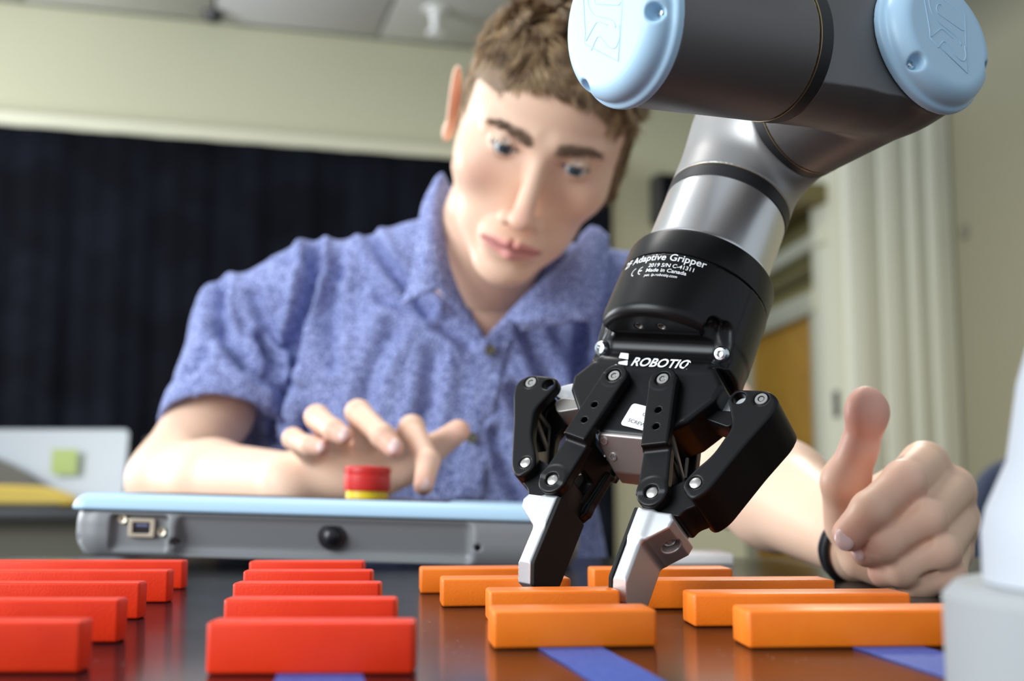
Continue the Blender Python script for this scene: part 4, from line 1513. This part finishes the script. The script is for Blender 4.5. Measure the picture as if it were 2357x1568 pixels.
lm = np.clip((1.12 - lipc) * 5, 0, 1) * (np.abs(x_) < 28) * (y_ < -76) * is_head
mixc(0.8 * lm, lin(0.70, 0.24, 0.24))
mixc(np.exp(-((z_ + 81.5) / 1.3) ** 2) * (np.abs(x_) < 28) * (y_ < -78) * is_head * 0.8, lin(0.25, 0.07, 0.06))
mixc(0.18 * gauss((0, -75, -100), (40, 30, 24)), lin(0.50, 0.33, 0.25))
# brows
ax_ = np.abs(x_)
bz = 11.8 + 4.6 * np.sin(np.clip((ax_ - 10) / 38, 0, 1) * 2.2)
bw = 5.2 - 2.6 * np.clip((ax_ - 12) / 36, 0, 1)
bm_ = np.clip(1.3 - np.abs(z_ - bz) / bw, 0, 1) * np.clip((ax_ - 8) / 6, 0, 1) * np.clip((50 - ax_) / 8, 0, 1) * (y_ < -40) * is_head
mixc(0.75 * np.clip(bm_ * 1.3, 0, 1), lin(0.20, 0.12, 0.08))


def hair_mask(x, y, z):
    a = np.abs(x)
    line = 54 - 15 * np.clip((a - 24) / 24, 0, 1)
    top = z > line + np.clip(y + 45, 0, 60) * -0.55
    side = (a > 50) & (y > -38 - 0.10 * (z - 20)) & (z > 2 + 0 * a)
    burn = (a > 58) & (y > -26) & (y < 4) & (z > -18)
    burn = burn | ((x > 60) & (y > -26) & (z > -38))
    back = (y > 34) & (z > -52)
    ear = (x < -66) & (y > 2) & (y < 40) & (z < 28)
    return (top | side | burn | back) & ~ear & (z > -60)


hm_ = hair_mask(x_, y_, z_) & is_head
mixc(hm_ * 0.92, lin(0.20, 0.13, 0.075))
# fingertips and knuckles a little pinker
for F_ in RF + LF + [RT, LT]:
    for i, amt, rr in ((-1, 0.5, 11), (1, 0.28, 9)):
        d = ((wp * 1000 - F_[0][i]) ** 2).sum(1)
        mixc(amt * np.exp(-d / (rr * rr)) * ~is_head, lin(0.78, 0.30, 0.24))
d = ((wp * 1000 - V(1995, 960, .625)) ** 2).sum(1)
mixc(0.55 * np.exp(-d / 26 ** 2) * ~is_head, lin(0.90, 0.40, 0.34))
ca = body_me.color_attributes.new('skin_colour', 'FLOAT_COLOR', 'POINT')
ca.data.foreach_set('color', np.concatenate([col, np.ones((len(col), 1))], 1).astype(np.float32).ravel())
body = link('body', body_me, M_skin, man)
sm_ = body.modifiers.new('sm', 'SMOOTH'); sm_.factor = 0.5; sm_.iterations = 2


def HL(p): return Vector(from_head(np.array(p, float)) / 1000) + Vector(ML)


# eyes, looking down at the gripper
for s in (-1, 1):
    c_ = HL((s * 31.5, -70.0, 0))
    me = bpy.data.meshes.new('eye')
    bm = bmesh.new(); bmesh.ops.create_uvsphere(bm, u_segments=32, v_segments=24, radius=0.0121); bm.to_mesh(me); bm.free()
    me.transform(Matrix.Translation(c_))
    e_ = link('eye', me, M_eye, man)
    look = (Vector((0.035, 0.47, 0.01)) - (c_ - Vector(ML))).normalized()
    ld = HR @ Vector((s * -0.05 + 0.06, -1, -0.16))
    ld = ld.normalized()
    lathe('iris', [(0.00001, 0.0122), (0.0028, 0.0121), (0.0056, 0.01092), (0.0060, 0.0106), (0.0050, 0.0100), (0.00001, 0.0100)], M_iris, e_, axis_matrix(c_, ld), 32)
    lathe('pupil', [(0.00001, 0.01245), (0.0022, 0.0122), (0.0024, 0.0118), (0.00001, 0.0115)], M_port, e_, axis_matrix(c_, ld), 24)

# hair: strands rooted on the scalp
me = body_me
tri = allq[:]
hh = to_head(wp[:nh] * 1000)
fc = hh[hq]
cen = fc.mean(1)
msk = hair_mask(cen[:, 0], cen[:, 1], cen[:, 2])
fn = np.cross(fc[:, 1] - fc[:, 0], fc[:, 2] - fc[:, 0])
fl_len = np.linalg.norm(fn, axis=1) + 1e-9
fn /= fl_len[:, None]
sgn = np.sign((fn * (cen - np.array([0, 10, 10]))).sum(1)); fn *= sgn[:, None]
idx = np.nonzero(msk)[0]
NS = 20000
pick = RNG.choice(idx, NS)
ba = RNG.random((NS, 2))
A_, B_, C_, D_ = (fc[pick, i] for i in range(4))
root = (A_ * (1 - ba[:, :1]) + B_ * ba[:, :1]) * (1 - ba[:, 1:]) + (D_ * (1 - ba[:, :1]) + C_ * ba[:, :1]) * ba[:, 1:]
nrm = fn[pick]
topness = np.clip((root[:, 2] - 54) / 34, 0, 1)
length = 9 + 24 * topness ** 0.9
front = np.clip((-20 - root[:, 1]) / 40, 0, 1) * topness
length += 9 * (root[:, 0] > 45) * (topness < 0.5)
length *= 0.7 + 0.5 * RNG.random(NS)


def nvec(p, sc_, seed):
    return np.stack([np.sin(p[:, 0] * sc_ + seed + 1.7 * np.sin(p[:, 1] * sc_ * 0.8 + seed)), np.sin(p[:, 1] * sc_ * 1.1 + 2.3 * seed + 1.3 * np.sin(p[:, 2] * sc_)), np.sin(p[:, 2] * sc_ * 0.9 + 3.1 * seed)], 1)


comb = np.stack([0.35 + 0.5 * front, -1.0 * topness - 0.25, -0.25 - 0.9 * (1 - topness) + 0.6 * front], 1)
comb += 0.55 * nvec(root, 0.11, 1.0) + 0.22 * nvec(root, 0.31, 4.0)
comb -= nrm * (comb * nrm).sum(1)[:, None] * 0.85
comb /= np.linalg.norm(comb, axis=1)[:, None]
lift = 0.22 + 0.46 * topness + 0.2 * front + 0.15 * RNG.random(NS)
d0 = nrm * lift[:, None] * 1.3 + comb
d0 /= np.linalg.norm(d0, axis=1)[:, None]
seg = 5
pos = [root - nrm * 0.8]
dirn = d0
curl = 0.25 * nvec(root, 0.2, 7.0)
for k in range(seg):
    pos.append(pos[-1] + dirn * (length / seg)[:, None])
    dirn = dirn + curl * 0.6 + comb * 0.12 - nrm * 0.20 * (1 - 0.4 * topness[:, None])
    dirn /= np.linalg.norm(dirn, axis=1)[:, None]
pos = np.stack(pos, 1)                     # NS, seg+1, 3
# strands gather into locks towards their tips
cid = RNG.choice(NS, 900, replace=False)
near = np.empty(NS, int)
for a in range(0, NS, 4000):
    dd = ((root[a:a + 4000, None] - root[cid][None]) ** 2).sum(2)
    near[a:a + 4000] = cid[dd.argmin(1)]
for k in range(1, seg + 1):
    pull = (0.42 * k / seg) * (0.25 + 0.75 * topness)[:, None]
    pos[:, k] += (pos[near, k] - pos[:, k]) * pull
side_ = np.cross(d0, nrm + 0.3 * RNG.normal(size=(NS, 3)))
side_ /= np.linalg.norm(side_, axis=1)[:, None] + 1e-9
bin_ = np.cross(d0, side_)
vsl = []
for k in range(seg + 1):
    w_ = 0.42 * (1 - 0.75 * (k / seg) ** 1.5)
    for a in range(3):
        an = 2 * PI * a / 3
        vsl.append(pos[:, k] + (side_ * math.cos(an) + bin_ * math.sin(an)) * w_)
vv = np.stack(vsl, 1)                      # NS, (seg+1)*3, 3
nv = (seg + 1) * 3
ql = []
for k in range(seg):
    for a in range(3):
        a2 = (a + 1) % 3
        ql.append([k * 3 + a, k * 3 + a2, (k + 1) * 3 + a2, (k + 1) * 3 + a])
ql = np.array(ql)
quads = (ql[None] + (np.arange(NS) * nv)[:, None, None]).reshape(-1, 4)
hair_pts = from_head(vv.reshape(-1, 3)) / 1000 + ML
hme = bpy.data.meshes.new('hair')
hme.vertices.add(len(hair_pts)); hme.vertices.foreach_set('co', hair_pts.astype(np.float32).ravel())
hme.loops.add(len(quads) * 4); hme.loops.foreach_set('vertex_index', quads.astype(np.int32).ravel())
hme.polygons.add(len(quads)); hme.polygons.foreach_set('loop_start', np.arange(len(quads), dtype=np.int32) * 4)
hme.update(calc_edges=True)
hair = link('hair', hme, M_hair, man)
tag(hair, 'short brown hair, longer on top', kind='stuff')

# eyebrows: short hairs laid outwards along the brow
bc_ = np.abs(cen[:, 0])
bzc = 11.8 + 4.6 * np.sin(np.clip((bc_ - 10) / 38, 0, 1) * 2.2)
bwc = 4.4 - 2.4 * np.clip((bc_ - 12) / 36, 0, 1)
bsel = np.nonzero((np.abs(cen[:, 2] - bzc) < bwc) & (bc_ > 9) & (bc_ < 48) & (cen[:, 1] < -40))[0]
bp_ = RNG.choice(bsel, 800)
br_ = cen[bp_] + RNG.normal(size=(800, 3)) * 0.8
bn_ = fn[bp_]
bd_ = np.stack([np.sign(br_[:, 0]) * 1.0, 0.3 + 0 * br_[:, 0], 0.35 - 0.02 * (np.abs(br_[:, 0]) - 10) + 0 * br_[:, 0]], 1) + 0.25 * RNG.normal(size=(800, 3)) + bn_ * 0.22
bd_ /= np.linalg.norm(bd_, axis=1)[:, None]
ebm_v, ebm_f = [], []
sidev = np.cross(bd_, bn_); sidev /= np.linalg.norm(sidev, axis=1)[:, None] + 1e-9
L_ = 6.5
p0, p1, p2 = br_ - bn_ * 0.5, br_ + bd_ * L_ * 0.55 + bn_ * 0.5, br_ + bd_ * L_ - bn_ * 0.1
arr = np.stack([p0 - sidev * 0.16, p0 + sidev * 0.16, p1 + sidev * 0.14, p1 - sidev * 0.14, p2 + sidev * 0.05, p2 - sidev * 0.05], 1)
bq = (np.array([[0, 1, 2, 3], [3, 2, 4, 5]])[None] + (np.arange(800) * 6)[:, None, None]).reshape(-1, 4)
eb = link('eyebrows', np_mesh('eyebrows', from_head(arr.reshape(-1, 3)) / 1000 + ML, bq), M_brow, man)
tag(eb, kind='stuff')

# finger nails that face the lens
for px, py, Y, rr, tilt in ((975, 1112, .8935, 5.2, 0.2), (905, 1025, .8955, 5.4, 0.2), (789, 998, .9010, 4.8, 0.3), (737, 1026, .9115, 4.2, 0.3), (1945, 1238, .5985, 5.4, 0.3), (1978, 1272, .6055, 3.6, 0.3)):
    o_ = Vector(V(px, py, Y) / 1000) + Vector(ML)
    n_ = Vector((-0.1, -1, 0.35)).normalized()
    Mx = axis_matrix(o_, n_) @ Matrix.Diagonal((1.15, 0.9, 1, 1))
    rr /= 1000
    lathe('fingernail', [(0.00001, rr * 0.12), (rr * 0.5, rr * 0.08), (rr * 0.85, -rr * 0.1), (rr, -rr * 0.35), (rr * 0.9, -rr * 0.5)], M_nail, man, Mx, 20)

# ------------------------------------------------------------------ shirt
sf = Field((-395, 1030, -330), (230, 1400, 400), 2.3)
sf.add(ell((-66, 1215, -60), (164, 100, 240)))
sf.add(ell((-72, 1215, 150), (158, 98, 130)), 40)
sf.add(cone((-60, 1200, 275), (-215, 1235, 246), 58, 50), 30)
sf.add(cone((-215, 1235, 246), rs + np.array([6, -8, 2]), 50, 58), 26)
sf.add(cone((-40, 1200, 262), (120, 1210, 236), 56, 56), 30)
sf.add(ell((-60, 1240, 215), (120, 90, 90)), 30)
sle = rs * 0.50 + re_ * 0.50
ad_ = (re_ - rs) / np.linalg.norm(re_ - rs)
cuff = V(516, 985, 1.19)
ad_ = (cuff - rs) / np.linalg.norm(cuff - rs)
sf.add(cone(rs, cuff + ad_ * 20, 55, 61), 14)
lad = (le - ls) / np.linalg.norm(le - ls)
lcuff = ls + lad * 120
sf.add(cone(ls, lcuff + lad * 30, 60, 62), 20)
# open cuffs
for (c0_, ad2, r1) in ((cuff, ad_, 57), (lcuff, lad, 52)):
    sf.sub(cyl(c0_ + ad2 * 3, c0_ + ad2 * 120, 90), 0)
    sf.sub(cyl(c0_ - ad2 * 30, c0_ + ad2 * 30, r1), 1)
# neck opening: keep clear of the neck, cut the open placket down to a V
neck_a = from_head(np.array([0, 34, -52.0]))
sf.sub(cone(neck_a, (-48, 1195, 250), 60, 58), 3)
vb = V(1114, 778, 1.10)
for pa, pb_ in (((1030, 600), (1200, 600)),):
    A3, B3 = V(1022, 560, 1.09), V(1262, 640, 1.09)
    nL_ = np.cross(vb - A3, np.array([0, 1, 0])); nL_ /= np.linalg.norm(nL_)
    nR_ = np.cross(B3 - vb, np.array([0, 1, 0])); nR_ /= np.linalg.norm(nR_)
    inside = (A3 + B3) / 2
    if nL_ @ (inside - vb) > 0: nL_ = -nL_
    if nR_ @ (inside - vb) > 0: nR_ = -nR_

    def wedge(x, y, z):
        d1 = (x - vb[0]) * nL_[0] + (y - vb[1]) * nL_[1] + (z - vb[2]) * nL_[2]
        d2_ = (x - vb[0]) * nR_[0] + (y - vb[1]) * nR_[1] + (z - vb[2]) * nR_[2]
        return np.maximum(np.maximum(d1, d2_), y - 1165)
    sf.sub((wedge, np.array([-130, 1030, 170]), np.array([60, 1165, 330])), 2)
sf.sub(ell((-50, 1208, 190), (96.5, 65.5, 91.5)), 0)
sp_, sq = sf.mesh()
sme = np_mesh('shirt', sp_, sq)
flip_if_inside_out(sme)
n_ = len(sme.vertices)
co = np.empty(n_ * 3); sme.vertices.foreach_get('co', co); co = co.reshape(-1, 3)
no = np.empty(n_ * 3); sme.vertices.foreach_get('normal', no); no = no.reshape(-1, 3)


def to_px(p):
    d = p - np.array([0, 0, H])
    fw = d[:, 1] * math.cos(TH) + d[:, 2] * math.sin(TH)
    upv = -d[:, 1] * math.sin(TH) + d[:, 2] * math.cos(TH)
    return 1178.5 + F * d[:, 0] / fw, 784 - F * upv / fw


sx, sy = to_px(co)
disp = np.zeros(n_)


def fold(pts, depth, width, ridge=0.6):
    """a crease with a soft ridge beside it"""
    global disp
    best = np.full(n_, 1e9); sd = np.zeros(n_)
    for (ax0, ay0), (bx0, by0) in zip(pts[:-1], pts[1:]):
        ex, ey = bx0 - ax0, by0 - ay0
        t = np.clip(((sx - ax0) * ex + (sy - ay0) * ey) / (ex * ex + ey * ey), 0, 1)
        dx, dy = sx - ax0 - ex * t, sy - ay0 - ey * t
        dd = np.hypot(dx, dy)
        up_ = dd < best
        best = np.where(up_, dd, best)
        sd = np.where(up_, np.sign(dx * ey - dy * ex), sd)
    m_ = (no[:, 1] < 0.35)
    depth = depth * 1.9
    m_ = m_ * np.clip(-no[:, 1] * 1.8, 0, 1)
    disp += m_ * (-depth * np.exp(-(best / width) ** 2) + ridge * depth * np.exp(-((best - 1.9 * width) / (1.1 * width)) ** 2))


for pts, dp, wd_ in [
    ([(512, 660), (500, 700), (520, 790), (580, 865), (655, 925)], 7, 15), ([(728, 590), (720, 640), (698, 740), (668, 850), (660, 960)], 9, 17),
    ([(850, 540), (880, 590), (930, 655), (985, 715)], 6, 14), ([(600, 780), (628, 900), (640, 1010)], 5, 13), ([(780, 600), (760, 720), (765, 840)], 4, 16),
    ([(585, 680), (605, 730), (655, 800)], 4, 14), ([(905, 760), (860, 850), (830, 960)], 3.5, 20), ([(1000, 820), (985, 930), (960, 1060)], 3.5, 20),
    ([(1210, 760), (1250, 850), (1270, 960)], 5, 18), ([(1180, 900), (1220, 980), (1230, 1100)], 4, 16), ([(1330, 640), (1350, 760), (1330, 880)], 5, 18),
    ([(700, 900), (720, 1000), (700, 1120)], 4, 16), ([(455, 870), (540, 915), (640, 950)], 4, 14), ([(430, 900), (480, 800), (500, 760)], 3, 14),
    ([(880, 690), (1000, 740), (1080, 790)], 3, 16), ([(660, 600), (700, 615), (780, 630)], 3, 14), ([(1140, 1000), (1160, 1080), (1200, 1150)], 3.5, 15)]:
    fold(pts, dp, wd_)
q3 = co * 1000
rid = lambda a: 1 - np.abs(np.sin(a))
wv = rid(q3[:, 0] * 0.045 + q3[:, 2] * 0.02 + 1.6 * np.sin(q3[:, 2] * 0.017 + q3[:, 0] * 0.01)) * 2.0
wv += rid(q3[:, 0] * 0.03 - q3[:, 2] * 0.05 + 1.4 * np.sin(q3[:, 0] * 0.022 + 2)) * 1.6
wv += 0.7 * np.sin(q3[:, 0] * 0.12 + 2 * np.sin(q3[:, 2] * 0.05)) * np.sin(q3[:, 2] * 0.09 + 1)
disp += (wv - 1.6) * np.clip(0.25 - no[:, 1], 0, 1)
co2 = co + no * disp[:, None] / 1000
set_co(sme, co2 + ML)
shirt = link('shirt', sme, M_shirt, man)
s2 = shirt.modifiers.new('sm', 'SMOOTH'); s2.factor = 0.5; s2.iterations = 2
tag(shirt, 'blue chambray short-sleeved shirt with open collar')

bpy.context.view_layer.update()
dg = bpy.context.evaluated_depsgraph_get()
bvh = BVHTree.FromObject(shirt, dg)


def on_shirt(px, py, lift=0.002, default_Y=1.1):
    o = Vector((0, 0, H)) - man.location
    d = (P(px, py, 1.0) - Vector((0, 0, H))).normalized()
    h_ = bvh.ray_cast(o, d)
    if h_[0] is None: return P(px, py, default_Y) - man.location
    return h_[0] - d * lift


def loft(name, rows, thick, label=None, nu=28, nvv=10):
    """smooth surface through rows of points, thickened"""
    def cat(P4, t):
        a, b_, c, d = P4
        return 0.5 * ((2 * b_) + (c - a) * t + (2 * a - 5 * b_ + 4 * c - d) * t * t + (3 * b_ - a - 3 * c + d) * t ** 3)

    def resample(row, n):
        row = [np.array(p, float) for p in row]
        ext = [2 * row[0] - row[1]] + row + [2 * row[-1] - row[-2]]
        out = []
        for i in range(n + 1):
            u_ = i / n * (len(row) - 1)
            k = min(int(u_), len(row) - 2)
            out.append(cat(ext[k:k + 4], u_ - k))
        return out
    g1 = [resample(r, nu) for r in rows]
    cols = [resample([g1[i][j] for i in range(len(g1))], nvv) for j in range(nu + 1)]
    bm = bmesh.new()
    g_ = [[bm.verts.new(Vector(cols[j][i])) for j in range(nu + 1)] for i in range(nvv + 1)]
    for i in range(len(g_) - 1):
        for j in range(len(g_[0]) - 1):
            bm.faces.new((g_[i][j], g_[i][j + 1], g_[i + 1][j + 1], g_[i + 1][j]))
    o = bm_obj(name, bm, M_shirt, shirt, True)
    a = o.modifiers.new('so', 'SOLIDIFY'); a.thickness = thick; a.offset = 0
    if label: o['label'] = label
    return o


def PM(px, py, Y): return P(px, py, Y) - man.location


# collar leaves and stand
foldL = [(1018, 398, 1.165), (1004, 455, 1.125), (1003, 540, 1.095), (1003, 610, 1.080), (1008, 664, 1.072)]
outL = [(1004, 410, 1.170), (974, 470, 1.130), (960, 550, 1.100), (946, 635, 1.085), (926, 700, 1.078)]
midL = [((a[0] + b_[0]) / 2 + 2, (a[1] + b_[1]) / 2 - 2, (a[2] + b_[2]) / 2 - 0.005) for a, b_ in zip(foldL, outL)]
inL = [(1040, 440, 1.175), (1024, 500, 1.130), (1030, 590, 1.105), (1060, 680, 1.092), (1112, 776, 1.088)]
loft('collar', [[PM(*p) for p in r] for r in (outL, midL, foldL)], 0.0022, 'left collar leaf')
loft('collar_stand', [[PM(*p) for p in r] for r in (foldL, inL)], 0.002)
foldR = [(1362, 520, 1.175), (1330, 585, 1.130), (1290, 640, 1.100), (1235, 690, 1.082), (1175, 735, 1.078)]
outR = [(1400, 545, 1.180), (1398, 620, 1.135), (1372, 725, 1.090), (1310, 742, 1.075), (1200, 762, 1.075)]
midR = [((a[0] + b_[0]) / 2, (a[1] + b_[1]) / 2 - 5, (a[2] + b_[2]) / 2 - 0.008) for a, b_ in zip(foldR, outR)]
inR = [(1340, 540, 1.185), (1300, 600, 1.140), (1255, 640, 1.115), (1200, 690, 1.100), (1122, 776, 1.090)]
loft('collar', [[PM(*p) for p in r] for r in (outR, midR, foldR)], 0.0022, 'right collar leaf')
loft('collar_stand', [[PM(*p) for p in r] for r in (foldR, inR)], 0.002)
# placket and buttons
cl = [(1116, 778), (1100, 830), (1088, 880), (1075, 940), (1066, 1000), (1056, 1070), (1046, 1150)]
loft('placket', [[on_shirt(x, y, 0.0016) for x, y in cl], [on_shirt(x + 30, y + 2, 0.0026) for x, y in cl], [on_shirt(x + 62, y + 4, 0.0012) for x, y in cl]], 0.0015)
for bx, by in ((1128, 806), (1086, 1008)):
    q_ = on_shirt(bx, by, 0.0055)
    lathe('button', [(0.00001, 0.0002), (0.003, 0.0002), (0.0042, 0.0012), (0.0052, 0.001), (0.0052, -0.001), (0.00001, -0.001)], M_button, shirt, axis_matrix(q_, (0, -1, 0.1)), 24)
# turned-up cuff of the sleeve
cM = axis_matrix(Vector(cuff / 1000) - man.location, Vector(ad_))
cfm = bmesh.new()
prof = [(0.0605, -0.026), (0.0635, -0.023), (0.0645, -0.010), (0.0642, 0.003), (0.0630, 0.0055), (0.0595, 0.0050), (0.0590, -0.020)]
sg = 72
ring_ = [[cfm.verts.new(cM @ Vector((r * math.cos(2 * PI * k / sg) * (1 + 0.012 * math.sin(k * 0.9)), r * math.sin(2 * PI * k / sg), z))) for k in range(sg)] for r, z in prof]
for i in range(len(prof)):
    for k in range(sg):
        cfm.faces.new((ring_[i][k], ring_[i][(k + 1) % sg], ring_[(i + 1) % len(prof)][(k + 1) % sg], ring_[(i + 1) % len(prof)][k]))
bm_obj('sleeve_cuff', cfm, M_shirt, shirt, True)

# legs, shoes (under the table) and a stool
tb = Field((-300, 900, -760), (200, 1480, -180), 4.0)
tb.add(ell((-65, 1260, -270), (165, 120, 110)))
for s in (-1, 1):
    tb.add(cone((-65 + s * 85, 1270, -290), (-65 + s * 120, 1010, -285), 78, 60), 25)
    tb.add(cone((-65 + s * 120, 1010, -285), (-65 + s * 120, 1060, -690), 58, 44), 15)
tp_, tq = tb.mesh()
tme = np_mesh('trousers', tp_ + ML, tq); flip_if_inside_out(tme)
link('trousers', tme, M_trouser, man)
for s in (-1, 1):
    sh_ = Field((-60, -190, -5), (60, 80, 90), 4.0)
    sh_.add(ell((0, -60, 30), (44, 120, 32))); sh_.add(cone((0, 20, 40), (0, 20, 70), 38), 15)
    sh_.op('int', (lambda x, y, z: 1 - z + 0 * x + 0 * y, (-90, -200, -20), (90, 200, 100)))
    a_, b_ = sh_.mesh()
    m3 = np_mesh('shoe', a_ + np.array([-0.065 + s * 0.12, 1.06, FLOOR]) + ML, b_); flip_if_inside_out(m3)
    link('shoe', m3, M_shoe, man)
stl = empty('stool', (-0.065, 1.28, FLOOR))
tag(stl, 'round grey stool under the man, hidden behind the table', 'stool')
lathe('seat', [(0.001, 0.31), (0.16, 0.31), (0.17, 0.32), (0.165, 0.35), (0.001, 0.352)], M_stool, stl)
lathe('post', [(0.001, 0.03), (0.025, 0.03), (0.025, 0.31), (0.001, 0.31)], M_stool, stl)
lathe('base', [(0.001, 0.0), (0.19, 0.0), (0.18, 0.02), (0.03, 0.03), (0.001, 0.03)], M_stool, stl)

# bracelet of two cords at the left wrist
bdir = Vector((V(1955, 1240, .665) - V(2010, 1290, .72)) * 0 + (lw - le)).normalized()
bc = Vector(lw / 1000)
bmx = axis_matrix(bc + bdir * 0.004, (bdir + Vector((0.1, 0, -0.25))).normalized())
br = empty('bracelet', bc)
tag(br, 'black double cord bracelet round the wrist of the thumbs-up hand', 'bracelet')
for k, dz in ((0, 0.0), (1, 0.0042)):
    bm = tube_bm([bmx @ Vector((0.0232 * math.cos(a), 0.0232 * math.sin(a), dz + 0.001 * math.sin(3 * a + k))) - bc for a in [2 * PI * i / 56 for i in range(56)]], 0.0021, 8, closed=True)
    bm_obj('cord', bm, M_band, br, True)
